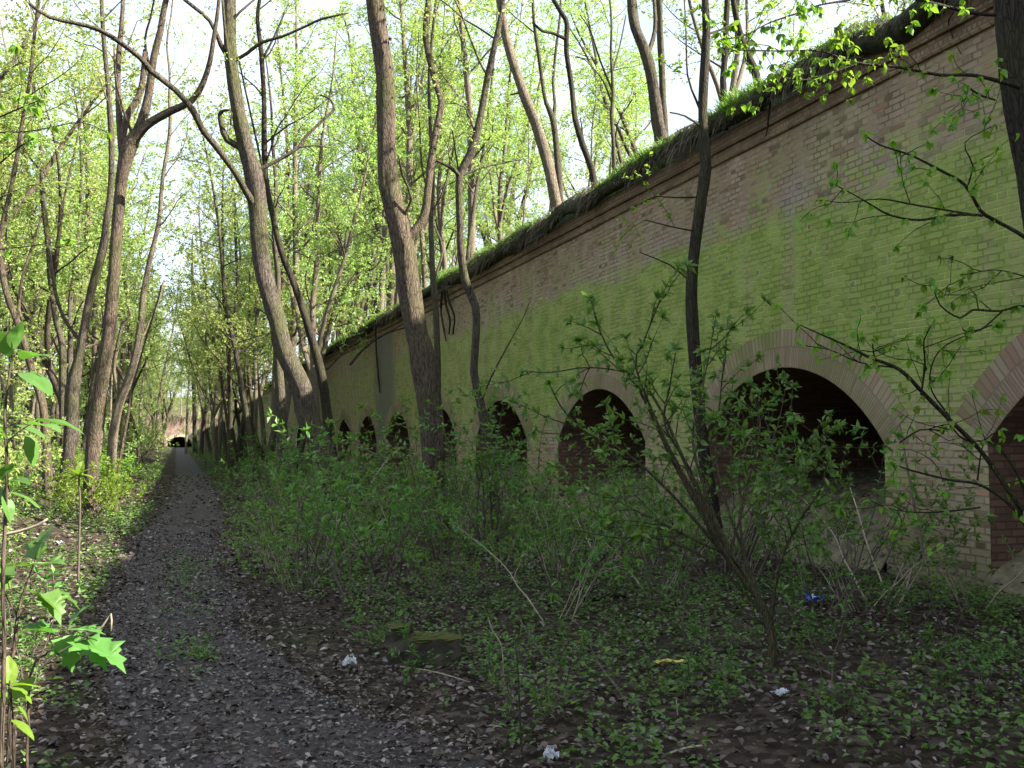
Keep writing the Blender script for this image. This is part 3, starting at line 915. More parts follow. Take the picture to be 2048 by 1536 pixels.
def traced(name, label, cat, depth, pts, limbs=(), bark='bark_grey', leaf='leaf_spring', ext=4.0, lean=None, group=None, crown=True,
           leafL=.06, seed=0, base_z=None, dens=.6, crown_from=.45, low=None, ground=None, k=14, twig=.005, flare=1.35):
    """a tree whose trunk and limbs follow traced lines: pts rows (px, py, width_px), bottom first; each limb (pts, depth change at its end, has_leaves)"""
    r = np.random.default_rng(seed + 100)
    P = np.array([[*px(a, b, depth), .93 * c / F * depth / 2] for a, b, c in pts])
    gzf = ground if ground is not None else (lambda x, y: float(gz(x, y)))
    if P[0, 2] > gzf(P[0, 0], P[0, 1]) + .03:
        dirn = P[0, :3] - P[1, :3]; dirn = dirn / max(1e-6, -dirn[2]); drop = P[0, 2] - gzf(P[0, 0], P[0, 1])
        b = P[0, :3] + np.array([dirn[0], dirn[1], -1]) * drop * np.array([.5, .5, 1])
        b[2] = gzf(b[0], b[1]) - .12
        P = np.vstack([[*b, P[0, 3] * flare], P])
    else:
        P[0, 2] = gzf(P[0, 0], P[0, 1]) - .1
        P[0, 3] *= flare
    base = P[0, :3].copy(); base[2] += .1
    if ext:
        dirn = P[-1, :3] - P[-3, :3]; dirn /= np.linalg.norm(dirn); q = P[-1]
        n = int(ext / .8)
        for i in range(n):
            dirn = dirn + r.normal(0, .1, 3); dirn[2] += .06; dirn /= np.linalg.norm(dirn)
            q = np.array([*(q[:3] + dirn * .8), max(.012, q[3] * (1 - .75 / n))]); P = np.vstack([P, q])
    path = smooth_path(P, .22)
    root = thing(name, base, label, cat, group)
    mb = MB(); mb.tube(path[:, :3], path[:, 3], k, 0, .065, r)
    part(mb, 'trunk', M[bark], root, base)
    tw = MB(); lv = Leaves()
    for lp, dd, leafy in limbs:
        m = len(lp)
        Q = np.array([[*px(a, b, depth + dd * (i / (m - 1))), max(c, 1.2) / F * depth / 2] for i, (a, b, c) in enumerate(lp)])
        # start on the trunk axis
        j = np.argmin(np.linalg.norm(path[:, :3] - Q[0, :3], axis=1))
        if np.linalg.norm(path[j, :3] - Q[0, :3]) < .6:
            Q = np.vstack([[*path[j, :3], Q[0, 3]], Q[1:]])
        lpth = smooth_path(Q, .18)
        mb = MB(); mb.tube(lpth[:, :3], lpth[:, 3], 8, 0, .05, r)
        part(mb, 'limb', M[bark], root, base)
        if leafy:
            clothe(tw, lv, lpth, r, .25, .25 / max(dens, .5), (.3, 1.0), leafL, .035, 3, twig)
    if crown:
        # upper trunk: limbs of its own, then twigs
        n = len(path); s0 = int(n * crown_from)
        nl = int(15 * dens)
        for q in range(nl):
            i = int(s0 + (n - 2 - s0) * (q + r.random()) / nl)
            T = nrm((path[i + 1, :3] - path[i, :3])[None])[0]
            L = r.uniform(1.2, 2.8) * (1.15 - .6 * (i - s0) / max(1, n - s0))
            w = twig_walk(path[i, :3], side_dir(T, r, .8, .3), L, 7, r, .14, .03)
            lp = np.column_stack([w, np.linspace(min(path[i, 3] * .4, .03), .004, len(w))])
            tw.tube(w, lp[:, 3], 5, 0)
            clothe(tw, lv, lp, r, .2, .28, (.35, 1.1), leafL * 1.1, .035, 3, twig)
    if tw.n:
        lv.into(tw, 1, r, .62, leafL > .07, .6)
        part(tw, 'crown', [M['twig'] if bark != 'bark_dark' else M['bark_dark'], M[leaf]], root, base)
    return root


# --- trees between the path and the wall
traced('tree', 'thick rough-barked tree with a mossy bend standing in the middle of the view', 'tree', 15.4,
       [(870, 1075, 50), (866, 945, 48), (862, 842, 50), (842, 700, 53), (833, 671, 46), (820, 590, 48), (811, 525, 47), (796, 450, 46), (782, 390, 44), (775, 342, 41), (771, 171, 39), (764, 110, 38), (750, 0, 37)],
       [([(828, 472, 20), (845, 441, 18), (856, 376, 17), (862, 325, 16), (873, 256, 15), (883, 205, 14), (873, 171, 14), (852, 79, 13), (857, 0, 12), (862, -90, 11)], .8, True),
        ([(845, 455, 7), (823, 400, 6), (805, 350, 5), (797, 310, 3)], -.5, False),
        ([(775, 85, 8), (783, 78, 6)], 0, False)],
       'bark_brown', ext=5.5, seed=1, crown_from=.66, k=18)
traced('tree', 'leaning furrowed tree with sweeping bare branches left of the thick mossy tree', 'tree', 19.6,
       [(690, 1035, 46), (654, 925, 48), (619, 842, 48), (602, 773, 45), (570, 705, 39), (553, 637, 37), (523, 525, 38), (512, 376, 38), (492, 300, 35), (473, 200, 30), (461, 100, 27), (459, 0, 25)],
       [([(512, 420, 16), (490, 380, 13), (470, 345, 12), (430, 290, 12), (405, 260, 12), (385, 220, 12), (350, 180, 10), (300, 140, 11), (280, 115, 9), (200, 60, 8), (100, 35, 6), (60, 8, 5)], -3.0, False),
        ([(300, 140, 5), (290, 80, 5), (300, 40, 4), (312, -20, 3)], -.6, True),
        ([(462, 115, 11), (442, 90, 10), (420, 42, 8), (370, 0, 7), (330, -40, 6)], -.8, True),
        ([(488, 312, 13), (455, 280, 13), (443, 250, 11), (440, 228, 9), (449, 221, 6), (460, 220, 4)], -.3, False),
        ([(455, 265, 6), (462, 250, 4), (464, 225, 3)], -.3, False),
        ([(532, 352, 9), (560, 318, 8), (598, 294, 8), (612, 273, 7), (650, 236, 6), (668, 219, 6), (660, 198, 5), (640, 190, 3)], .5, False),
        ([(598, 294, 5), (630, 291, 4), (665, 296, 2)], .3, False),
        ([(475, 128, 8), (495, 106, 7), (523, 85, 7), (564, 73, 6), (615, 51, 5), (643, 38, 5), (697, 26, 3)], -.4, False),
        ([(480, 190, 7), (460, 130, 7), (450, 60, 6), (445, 0, 5)], -.4, False)],
       'bark_grey', ext=5.0, seed=2, crown_from=.68, k=16, leafL=.055)
traced('tree', 'slim dark stem leaning beside the furrowed tree and nearly touching it', 'tree', 20.6,
       [(668, 985, 26), (658, 860, 22), (640, 740, 20), (612, 637, 17), (585, 560, 15), (562, 500, 14), (545, 430, 13), (531, 350, 12), (528, 200, 11), (522, 100, 10), (515, 40, 9), (519, 0, 8)],
       [([(538, 390, 5), (515, 290, 4), (495, 200, 4), (478, 120, 3)], -.3, True), ([(524, 130, 5), (550, 70, 4), (575, 10, 3)], .3, True)],
       'bark_dark', ext=3.5, seed=3, crown_from=.5, k=8)
traced('tree', 'crooked tree with a fork at head height right of the thick mossy tree', 'tree', 16.2,
       [(990, 1020, 27), (974, 876, 24), (965, 825, 20), (957, 790, 18), (948, 746, 17), (950, 712, 16), (953, 654, 17), (950, 613, 17), (929, 558, 17), (922, 500, 16), (920, 445, 15), (919, 352, 15), (941, 308, 18), (961, 232, 15), (975, 154, 14), (992, 79, 12), (1004, 17, 11), (1008, -40, 10)],
       [([(919, 352, 10), (910, 342, 8), (890, 328, 7), (872, 321, 5)], -.3, False), ([(915, 350, 5), (910, 300, 4), (905, 260, 3)], .2, True),
        ([(925, 350, 7), (965, 335, 4), (1010, 325, 3), (1050, 318, 2)], .5, True),
        ([(951, 270, 4), (930, 215, 3), (895, 207, 2), (870, 212, 2)], -.4, True),
        ([(957, 800, 5), (982, 755, 4), (1008, 705, 3), (1044, 640, 2), (1058, 606, 2)], -.6, True)],
       'bark_grey', ext=4.5, seed=4, crown_from=.6)
traced('tree', 'slim stem standing close behind the thick mossy tree', 'tree', 21.5,
       [(884, 960, 17), (877, 860, 15), (876, 773, 14), (875, 705, 14), (870, 610, 13), (864, 520, 13), (862, 445, 11), (866, 360, 9), (861, 260, 8), (858, 160, 7), (866, 60, 6), (872, -10, 5)],
       [([(866, 560, 6), (885, 500, 5), (868, 450, 4)], .3, False), ([(858, 400, 4), (845, 340, 4), (838, 230, 3), (833, 160, 3), (838, 60, 2)], .2, True)],
       'bark_grey', ext=2.5, seed=5, crown_from=.45, k=8)
traced('tree', 'slender curved dark tree rising in front of the green wall beside the widest arch', 'tree', 12.2,
       [(1440, 1125, 34), (1424, 1014, 29), (1411, 931, 28), (1401, 848, 27), (1394, 766, 27), (1388, 690, 26), (1383, 602, 25), (1385, 532, 24), (1394, 463, 23), (1403, 394, 24), (1412, 333, 24), (1408, 278, 22), (1405, 231, 20), (1408, 162, 20), (1412, 69, 18), (1410, 0, 16), (1408, -60, 15)],
       [([(1396, 480, 4), (1350, 455, 3), (1290, 440, 2)], -.4, True), ([(1392, 401, 4), (1350, 395, 3), (1310, 392, 2)], -.2, False),
        ([(1386, 560, 4), (1340, 530, 3), (1280, 505, 2)], .2, False), ([(1408, 230, 6), (1392, 200, 5), (1375, 150, 4), (1372, 60, 3), (1368, -10, 3)], .3, True),
        ([(1408, 245, 5), (1370, 232, 4), (1340, 225, 3)], -.3, False), ([(1412, 90, 5), (1440, 60, 4), (1480, 40, 3)], .5, True)],
       'bark_dark', leaf='leaf_fresh', ext=3.5, seed=6, crown_from=.74, leafL=.065)

# --- the big tree cut by the right edge, with its sprays of fresh leaves
big = traced('tree', 'broad dark tree trunk cut off by the right edge of the view', 'tree', 7.0,
             [(2190, 1330, 100), (2170, 1000, 92), (2140, 760, 90), (2105, 540, 90), (2083, 400, 88), (2066, 280, 86), (2045, 150, 84), (2036, 60, 82), (2030, -10, 80), (2020, -120, 78)],
             [], 'bark_dark', leaf='leaf_fresh', ext=4.0, seed=7, crown=True, crown_from=.8, leafL=.07, k=20)


def near_sprays(root, depth, sprays, leaf, leafL, seed, bark='bark_dark', node=.13, per=4, wide=.62, sub=5):
    """branches of a near tree, traced, with drooping leaf tufts at nodes"""
    r = np.random.default_rng(seed)
    base = np.array(root.location)
    for lp, dd, leafy in sprays:
        m = len(lp)
        Q = np.array([[*px(a, b, depth + dd * (i / (m - 1))), max(c, 1.3) / F * depth / 2] for i, (a, b, c) in enumerate(lp)])
        pth = smooth_path(Q, .05)
        mb = MB(); lv = Leaves()
        mb.tube(pth[:, :3], pth[:, 3], 6, 0, .05, r)
        twigs = [pth[:, :3][int(len(pth) * .25):]]
        for q in range(int(sub * 2 * leafy)):
            i = r.integers(int(len(pth) * .2), len(pth) - 1)
            T = nrm((pth[min(i + 1, len(pth) - 1), :3] - pth[i, :3])[None])[0]
            w = twig_walk(pth[i, :3], side_dir(T, r, .7, .1), r.uniform(.15, .5), 5, r, .22)
            mb.tube(w, np.linspace(.0035, .0015, 6), 4, 0); twigs.append(w)
        if leafy:
            for w in twigs:
                seg = np.linalg.norm(np.diff(w, axis=0), axis=1); cum = np.concatenate([[0], np.cumsum(seg)])
                for s in np.arange(.05, cum[-1], node / leafy):
                    if r.random() < .12:
                        continue
                    i = min(np.searchsorted(cum, s), len(w) - 1); n = r.integers(1, per + 1)
                    d = r.normal(0, .6, (n, 3)); d[:, 2] = d[:, 2] * .35 - .75
                    lv.put(np.repeat(w[i][None], n, 0), d, r.uniform(.55, 1.15, n) * leafL)
                n = per + 1; d = r.normal(0, .7, (n, 3)); d[:, 2] -= .5
                lv.put(np.repeat(w[-1][None], n, 0), d, r.uniform(.6, 1.1, n) * leafL)
            lv.into(mb, 1, r, wide, True, .9)
        part(mb, 'leafy_branch' if leafy else 'bare_branch', [M[bark], M[leaf]], root, base)


near_sprays(big, 6.9, [
    ([(2040, 175, 9), (1990, 160, 8), (1940, 150, 7), (1880, 150, 6), (1800, 135, 5), (1730, 128, 5), (1690, 120, 4), (1640, 102, 3), (1560, 102, 3), (1480, 100, 3), (1440, 95, 2)], -.6, 1.0),
    ([(1990, 30, 8), (1940, 25, 7), (1880, 10, 6), (1840, 0, 5), (1760, -15, 4)], -.5, 1.0),
    ([(1700, 0, 5), (1640, 10, 4), (1600, 25, 4), (1540, 45, 3), (1490, 70, 3), (1440, 80, 2)], -.4, 1.2),
    ([(1720, 125, 3), (1650, 150, 3), (1600, 160, 2), (1550, 150, 2)], -.5, 1.5),
    ([(1990, 200, 4), (1960, 190, 4), (1930, 170, 3)], -.4, .8),
], 'leaf_fresh', .062, 21, sub=6)
near_sprays(big, 6.2, [
    ([(2090, 500, 9), (2030, 462, 8), (1985, 438, 7), (1960, 420, 7), (1930, 370, 6), (1880, 340, 5), (1820, 310, 4), (1760, 290, 3), (1730, 270, 2)], -.4, .7),
    ([(1960, 430, 6), (1900, 430, 5), (1840, 440, 5), (1780, 430, 4), (1740, 408, 3), (1700, 385, 2), (1660, 365, 2)], -.4, .55),
    ([(1965, 432, 5), (1890, 420, 4), (1820, 408, 4), (1760, 398, 3), (1690, 405, 2), (1640, 400, 2)], .3, .6),
    ([(1935, 375, 4), (1945, 330, 3), (1930, 285, 2), (1990, 250, 2)], -.3, .5),
    ([(1820, 405, 3), (1805, 360, 2), (1800, 300, 2)], .2, .4),
    ([(2100, 640, 7), (2048, 612, 6), (2000, 622, 5), (1945, 620, 5), (1920, 636, 4), (1880, 610, 3), (1866, 570, 2)], -.3, .3),
    ([(2005, 622, 4), (1960, 660, 4), (1930, 662, 3), (1925, 655, 2)], -.1, .0),
    ([(1985, 622, 3), (1940, 590, 2), (1890, 590, 2), (1860, 560, 2)], .1, .4),
    ([(2080, 560, 4), (2040, 550, 3), (1990, 540, 2), (1920, 550, 2)], -.2, .8),
], 'leaf_fresh', .06, 22, sub=3, per=4)
# a leaning sapling at the lower right whose branches cross the arches
lo = thing('sapling', tuple(ground_hit(2150, 1330)), 'leaning sapling with long thin branches crossing the arch at the right edge', 'sapling')
near_sprays(lo, 6.0, [
    ([(2150, 1330, 16), (2110, 1180, 13), (2060, 1050, 11), (2020, 985, 10), (1960, 900, 9), (1900, 840, 8), (1850, 790, 8), (1800, 740, 7), (1740, 715, 6), (1690, 690, 4), (1640, 668, 3), (1600, 650, 2)], -.5, .65),
    ([(1790, 735, 4), (1720, 725, 3), (1660, 700, 2), (1600, 690, 2)], -.3, .7),
    ([(1842, 790, 4), (1850, 730, 4), (1848, 680, 3), (1870, 640, 2)], -.2, .7),
    ([(1900, 835, 4), (1860, 770, 3), (1880, 700, 3), (1960, 660, 2), (2010, 640, 2)], -.2, .5),
    ([(1750, 720, 3), (1745, 690, 3), (1748, 672, 2)], 0, .4),
    ([(2130, 1260, 10), (2060, 1070, 8), (2020, 1010, 6), (1960, 970, 6), (1900, 960, 5), (1820, 940, 4), (1780, 925, 2)], -.4, .4),
    ([(1960, 1015, 4), (1900, 1022, 4), (1840, 1025, 3), (1780, 1018, 2), (1740, 1000, 2)], -.4, .5),
    ([(1955, 960, 4), (1960, 920, 3), (1970, 880, 3), (2000, 860, 2)], -.2, .4),
    ([(2060, 1040, 6), (2040, 960, 5), (1990, 890, 4), (1930, 880, 3), (1900, 850, 3)], -.2, .5),
    ([(1800, 885, 4), (1840, 860, 3), (1890, 862, 3)], .1, .5),
], 'leaf_fresh', .06, 23, sub=4, per=3)

# --- trees on the bank left of the path
traced('tree', 'tall forked tree with a sunlit trunk at the left edge of the path', 'tree', 19.0,
       [(180, 1000, 30), (185, 910, 31), (190, 842, 30), (207, 740, 27), (217, 671, 28), (226, 571, 25), (231, 500, 24), (238, 410, 24), (247, 340, 26), (258, 292, 32), (276, 262, 22), (286, 235, 20), (297, 191, 17), (308, 113, 15), (321, 62, 14), (332, 0, 12)],
       [([(262, 285, 20), (291, 253, 17), (342, 222, 15), (383, 202, 13), (407, 164, 11), (420, 123, 10), (426, 85, 9), (436, 20, 7), (440, -40, 6)], -.6, True),
        ([(252, 292, 17), (246, 270, 15), (258, 225, 14), (274, 200, 13), (285, 165, 12), (290, 100, 9)], .5, True),
        ([(245, 330, 16), (240, 260, 13), (237, 200, 12), (236, 130, 11), (244, 40, 9), (246, -20, 8)], .7, True),
        ([(252, 275, 6), (245, 215, 5), (232, 160, 4), (228, 95, 3)], -.5, False)],
       'bark_brown', ext=5, seed=8, crown_from=.78)
traced('tree', 'grey tree leaning right, just left of the tall forked tree', 'tree', 23,
       [(136, 930, 30), (142, 860, 30), (147, 773, 28), (160, 705, 20), (178, 602, 18), (205, 500, 18), (214, 440, 14), (221, 376, 12), (223, 290, 12), (216, 171, 10), (208, 85, 9), (203, 0, 8)],
       [([(163, 690, 8), (130, 640, 7), (112, 590, 7), (104, 540, 7), (96, 495, 7)], .4, True)], 'bark_grey', ext=4, seed=9, crown_from=.6)
traced('tree', 'slim tree bending left on the bank near the left edge', 'tree', 21,
       [(92, 880, 18), (84, 805, 17), (68, 756, 16), (54, 705, 15), (35, 648, 14), (14, 590, 13), (4, 540, 12), (0, 480, 11), (12, 420, 10), (30, 340, 9), (42, 260, 8), (58, 170, 7), (70, 60, 6)],
       [([(30, 640, 7), (44, 560, 6), (62, 500, 5), (85, 430, 4)], .5, True)], 'bark_brown', ext=4, seed=10, crown_from=.55)
traced('tree', 'pale slim tree with a kink standing behind the bent one on the bank', 'tree', 26,
       [(128, 900, 16), (125, 780, 15), (125, 691, 14), (113, 643, 13), (103, 570, 13), (98, 500, 12), (88, 420, 11), (85, 376, 10), (82, 290, 9), (70, 200, 8), (64, 120, 7), (74, 20, 6)],
       [([(100, 540, 7), (118, 470, 6), (128, 400, 5), (150, 300, 4), (170, 200, 4)], .6, True)], 'bark_grey', ext=4, seed=11, crown_from=.5)
traced('tree', 'sunlit leaning tree with a broken stub just right of the tall forked tree', 'tree', 27,
       [(224, 905, 20), (230, 846, 19), (240, 803, 18), (262, 746, 17), (276, 689, 16), (283, 632, 14), (288, 580, 12), (300, 520, 10), (318, 440, 9), (325, 360, 8), (340, 260, 7)],
       [([(232, 800, 8), (228, 740, 7), (236, 690, 7), (245, 650, 6), (262, 630, 5), (250, 605, 4)], -.3, True), ([(275, 700, 5), (300, 640, 4), (318, 600, 4), (328, 560, 3)], .3, True)], 'bark_pale_lit', ext=4, seed=12, crown_from=.5)
traced('sapling', 'thin bare leaning sapling beside the path below the sunlit leaning tree', 'sapling', 20,
       [(236, 950, 8), (245, 890, 7), (256, 830, 6), (266, 770, 5), (280, 720, 4), (300, 650, 4), (316, 600, 3), (322, 570, 3)], [], 'bark_brown', ext=0, seed=13, crown=False, k=7)

traced('tree', 'mossy upright trunk just left of the leaning furrowed tree foot', 'tree', 25,
       [(572, 965, 26), (566, 900, 25), (563, 840, 22), (560, 780, 21), (556, 720, 18), (553, 650, 15), (556, 560, 12), (548, 470, 10), (552, 380, 9), (545, 280, 7)], [], 'bark_grey', ext=3, seed=31, crown_from=.5)
traced('tree', 'dark straight trunk rising beside the far tunnel mouth', 'tree', 95,
       [(390, 905, 10), (389, 860, 9), (388, 780, 8), (386, 700, 7), (386, 620, 6), (384, 520, 5)], [], 'bark_dark', ext=3, seed=32, crown_from=.4)
traced('tree', 'thin sunlit trunk directly in front of the tunnel mouth', 'tree', 100,
       [(372, 895, 5), (374, 840, 5), (377, 780, 4), (380, 720, 4), (384, 640, 3)], [], 'bark_pale_lit', ext=3, seed=33, crown_from=.4)
traced('tree', 'sunlit slim trunk right of the dark straight one near the tunnel', 'tree', 90,
       [(404, 905, 7), (406, 850, 6), (402, 780, 6), (396, 710, 5), (398, 620, 4)], [], 'bark_pale_lit', ext=3, seed=34, crown_from=.4)
traced('tree', 'slim trunk leaning left against the far wall, dark below and forked above', 'tree', 45,
       [(524, 912, 12), (505, 860, 12), (486, 800, 11), (478, 740, 9), (470, 660, 8), (474, 560, 6), (470, 450, 5)], [([(484, 800, 6), (492, 720, 5), (498, 640, 4), (500, 540, 3)], .5, True)], 'bark_dark', ext=3, seed=35, crown_from=.5)
traced('tree', 'thin dark trunk between the leaning slim trunk and the tunnel', 'tree', 60,
       [(470, 905, 9), (462, 850, 8), (452, 800, 8), (446, 740, 7), (436, 670, 6), (440, 580, 5)], [([(452, 800, 5), (462, 740, 4), (466, 660, 4), (462, 580, 3)], .5, True)], 'bark_brown', ext=3, seed=36, crown_from=.45)

# --- trees rooted in the rampart above the wall
WT = dict(ground=lambda x, y: float(top_z(max(x, 8.0), y)))
traced('tree', 'thin dark crooked tree standing on the turf edge of the wall', 'tree', 19.8,
       [(1184, 340, 14), (1167, 294, 13), (1150, 239, 12), (1146, 200, 11), (1143, 171, 11), (1133, 103, 11), (1134, 60, 11), (1131, 38, 10), (1108, 0, 9), (1095, -60, 8)],
       [([(1131, 88, 8), (1105, 66, 6), (1085, 62, 6), (1065, 45, 4)], -.4, False), ([(1170, 295, 5), (1163, 250, 3), (1160, 235, 2)], .2, False)], 'bark_dark', ext=3, seed=14, crown_from=.75, **WT, flare=1.1, dens=.4)
traced('tree', 'pale sunlit leaning trunk behind the thin crooked tree', 'tree', 24,
       [(1113, 420, 26), (1109, 393, 25), (1095, 325, 23), (1071, 246, 22), (1054, 205, 21), (1030, 137, 20), (1013, 79, 18), (1003, 20, 17), (996, -50, 15)],
       [([(1052, 195, 6), (1038, 186, 5), (1020, 190, 3)], 0, False)], 'bark_pale_lit', ext=4, seed=15, crown_from=.6, **WT, flare=1.1, dens=.4)
traced('tree', 'twin-stemmed slim tree between the pale trunk and the thin crooked tree', 'tree', 24.5,
       [(1120, 390, 15), (1114, 308, 14), (1106, 239, 13), (1092, 205, 9), (1084, 160, 8), (1078, 113, 8), (1068, 44, 7), (1064, -20, 6)],
       [([(1106, 239, 9), (1110, 205, 7), (1106, 165, 6), (1112, 100, 6), (1120, 30, 5), (1122, -30, 4)], .3, True)], 'bark_grey', ext=3, seed=16, crown_from=.6, **WT, flare=1.1, dens=.4)
traced('tree', 'stout grey tree on top of the wall, second trunk beside it', 'tree', 19,
       [(1320, 265, 28), (1315, 240, 26), (1308, 185, 25), (1300, 140, 25), (1294, 116, 25), (1283, 84, 23), (1271, 56, 22), (1265, 20, 21), (1262, -20, 20)], [([(1296, 120, 10), (1310, 60, 9), (1308, 0, 8), (1302, -50, 7)], .4, True)], 'bark_grey', ext=4, seed=17, crown_from=.6, **WT, flare=1.1, dens=.4)
traced('tree', 'straight tree close behind the stout grey tree on top of the wall', 'tree', 20.5,
       [(1330, 262, 15), (1326, 200, 14), (1323, 120, 14), (1320, 60, 13), (1318, 0, 13), (1316, -50, 12)], [], 'bark_grey', ext=4, seed=18, crown_from=.5, **WT, flare=1.1, dens=.4)
traced('tree', 'thin bare-branched tree in the open sky gap above the wall', 'tree', 26,
       [(1228, 330, 9), (1226, 277, 8), (1223, 230, 8), (1226, 185, 7), (1222, 110, 6), (1223, 60, 5), (1220, 0, 4)],
       [([(1226, 185, 5), (1200, 120, 4), (1180, 60, 3), (1160, 30, 2)], .2, False), ([(1223, 150, 4), (1240, 90, 3), (1252, 30, 3)], .3, False), ([(1226, 200, 4), (1205, 160, 3), (1170, 120, 2), (1150, 115, 2)], .3, False)], 'bark_grey', ext=2, seed=19, crown_from=.7, **WT, flare=1.1, dens=.4)
traced('tree', 'dark leaning tree right of the curved slender tree, on top of the wall', 'tree', 16.5,
       [(1448, 190, 15), (1446, 160, 14), (1450, 110, 13), (1452, 60, 12), (1455, 0, 11), (1458, -50, 10)], [], 'bark_dark', ext=3, seed=20, crown_from=.55, **WT, flare=1.1, dens=.4)
traced('tree', 'tilted dark tree nearest the camera on the turf above the wall', 'tree', 15.2,
       [(1512, 150, 17), (1500, 120, 15), (1488, 92, 14), (1476, 50, 13), (1468, 10, 12), (1462, -40, 11)], [], 'bark_dark', ext=3, seed=21, crown_from=.55, **WT, flare=1.1, dens=.4)


# --- woodland: a few kinds built once, then copied
def woodland(name, seed, H, r0, crook, limb_from, n_limbs, limb_len, leaf_sp, leafL, bark, leaf, fork=0, sub=3, tl=(.45, 1.4), spacing=.19):
    leaf_sp *= .42; leafL *= .92
    r = np.random.default_rng(seed)
    root = thing(name, (0, 0, 0), None, 'tree')
    mb = MB(); tw = MB(); lv = Leaves()

    def stem(p, d, H, ra, n):
        pts = [np.array(p, float)]; d = np.array(d, float)
        for i in range(n):
            d = d + r.normal(0, crook, 3) * np.array([1, 1, .3]); d[2] += .09; d /= np.linalg.norm(d)
            pts.append(pts[-1] + d * H / n)
        pts = np.array(pts); rad = ra * (1 - .86 * np.linspace(0, 1, n + 1) ** 1.2)
        return smooth_path(np.column_stack([pts, rad]), .4)

    main = stem((0, 0, -.15), (r.normal(0, .12), r.normal(0, .12), 1), H, r0, 10)
    main[0, 3] *= 1.35
    stems = [main]
    for q in range(fork):
        i = int(len(main) * r.uniform(.22, .42)); a = r.uniform(0, TAU)
        stems.append(stem(main[i, :3], (.5 * math.cos(a), .5 * math.sin(a), 1), H * .6, main[i, 3] * .75, 7))
    for s_ in stems:
        mb.tube(s_[:, :3], s_[:, 3], 9, 0, .04, r)
        n = len(s_); i0 = int(n * limb_from)
        nl = n_limbs if s_ is main else n_limbs // 2
        for q in range(nl):
            i = int(i0 + (n - 2 - i0) * (q + r.random()) / nl)
            f = (i - i0) / max(1, n - i0)
            a = q * 2.4 + r.uniform(-.5, .5); el = r.uniform(.25, .95)
            d = np.array([math.cos(a), math.sin(a), el])
            L = limb_len * r.uniform(.6, 1.15) * (1.1 - .65 * f)
            w = twig_walk(s_[i, :3], d, L, 7, r, .13, .02)
            lp = np.column_stack([w, np.linspace(min(s_[i, 3] * .45, .045), .005, len(w))])
            lp = smooth_path(lp, .3)
            mb.tube(lp[:, :3], lp[:, 3], 5, 0)
            clothe(tw, lv, lp, r, .2, spacing, tl, leafL, leaf_sp, sub, .007)
        clothe(tw, lv, s_[int(n * .6):], r, .1, spacing, tl, leafL, leaf_sp, sub, .007)
    lv.into(tw, 1, r, .68, False, .5)
    part(mb, 'trunk', M[bark], root, (0, 0, 0))
    part(tw, 'crown', [M['twig'], M[leaf]], root, (0, 0, 0))
    return root


WOOD = {
    'straight pale': woodland('tree', 31, 15, .14, .05, .32, 13, 2.9, .075, .085, 'bark_pale_lit', 'leaf_spring'),
    'forked grey': woodland('tree', 32, 14, .17, .08, .3, 11, 2.8, .075, .085, 'bark_grey', 'leaf_spring', fork=1),
    'crooked brown': woodland('tree', 33, 13, .13, .14, .28, 13, 2.8, .075, .085, 'bark_brown', 'leaf_spring', fork=1),
    'slim grey': woodland('tree', 34, 12, .085, .09, .25, 14, 2.3, .075, .08, 'bark_grey', 'leaf_spring'),
    'thin young': woodland('tree', 35, 7, .05, .1, .12, 14, 1.7, .065, .075, 'bark_pale_lit', 'leaf_spring', tl=(.3, .8)),
    'twin-stemmed': woodland('tree', 36, 13, .12, .09, .3, 12, 2.6, .08, .085, 'bark_pale_lit', 'leaf_spring', fork=2),
}
KINDS = list(WOOD)
USED = set()


SKIP = {2, 6, 7, 8, 10, 17, 19, 20, 22, 24, 29, 31, 33, 40, 43, 47, 51, 53, 58, 61, 68, 69, 70, 71, 74, 75, 77, 78, 79, 81, 83, 85, 86, 87, 89, 92, 93, 94, 95, 96, 97, 98, 99, 101, 102, 103, 106, 108, 109, 110, 111, 113, 117, 121, 127, 132, 133, 135, 138, 140, 141, 144, 148, 150, 160, 165, 173, 175, 184, 185, 192, 193, 196, 197, 203, 204, 205, 208, 211, 212, 222, 228, 233, 235, 237, 239, 242, 246, 247, 248, 251, 252, 253, 255, 257, 260, 261, 262, 263, 265, 266, 267, 268, 270, 271, 272, 273, 275, 276, 278, 279, 280, 281, 283, 284, 286, 287, 288, 289, 290, 291, 292, 294, 295, 296, 297, 298, 299, 300, 301, 302, 303, 305, 307, 308, 310, 312, 313, 315, 316, 317, 318, 319, 320, 366, 367, 369, 371, 374, 377, 378, 380, 382, 386}          # spots where a tree would be hidden by nearer ones: left empty
PLANTED = [0]


def plant(proto_key, loc, rz, s, tilt, group):
    root = WOOD[proto_key]
    PLANTED[0] += 1
    if PLANTED[0] in SKIP and proto_key in USED:
        return None
    if proto_key not in USED:
        USED.add(proto_key)
        o = root
        o.location = loc; o.rotation_euler = (tilt[0], tilt[1], rz); o.scale = (s, s, s)
    else:
        o = copy_tree(root, loc, rz, s, tilt)
    o['group'] = group; o['spot'] = PLANTED[0]
    return o


rw = np.random.default_rng(77)
placed = []


def free(x, y, dmin):
    for a, b in placed:
        if (a - x) ** 2 + (b - y) ** 2 < dmin * dmin:
            return False
    placed.append((x, y)); return True


zones = {}


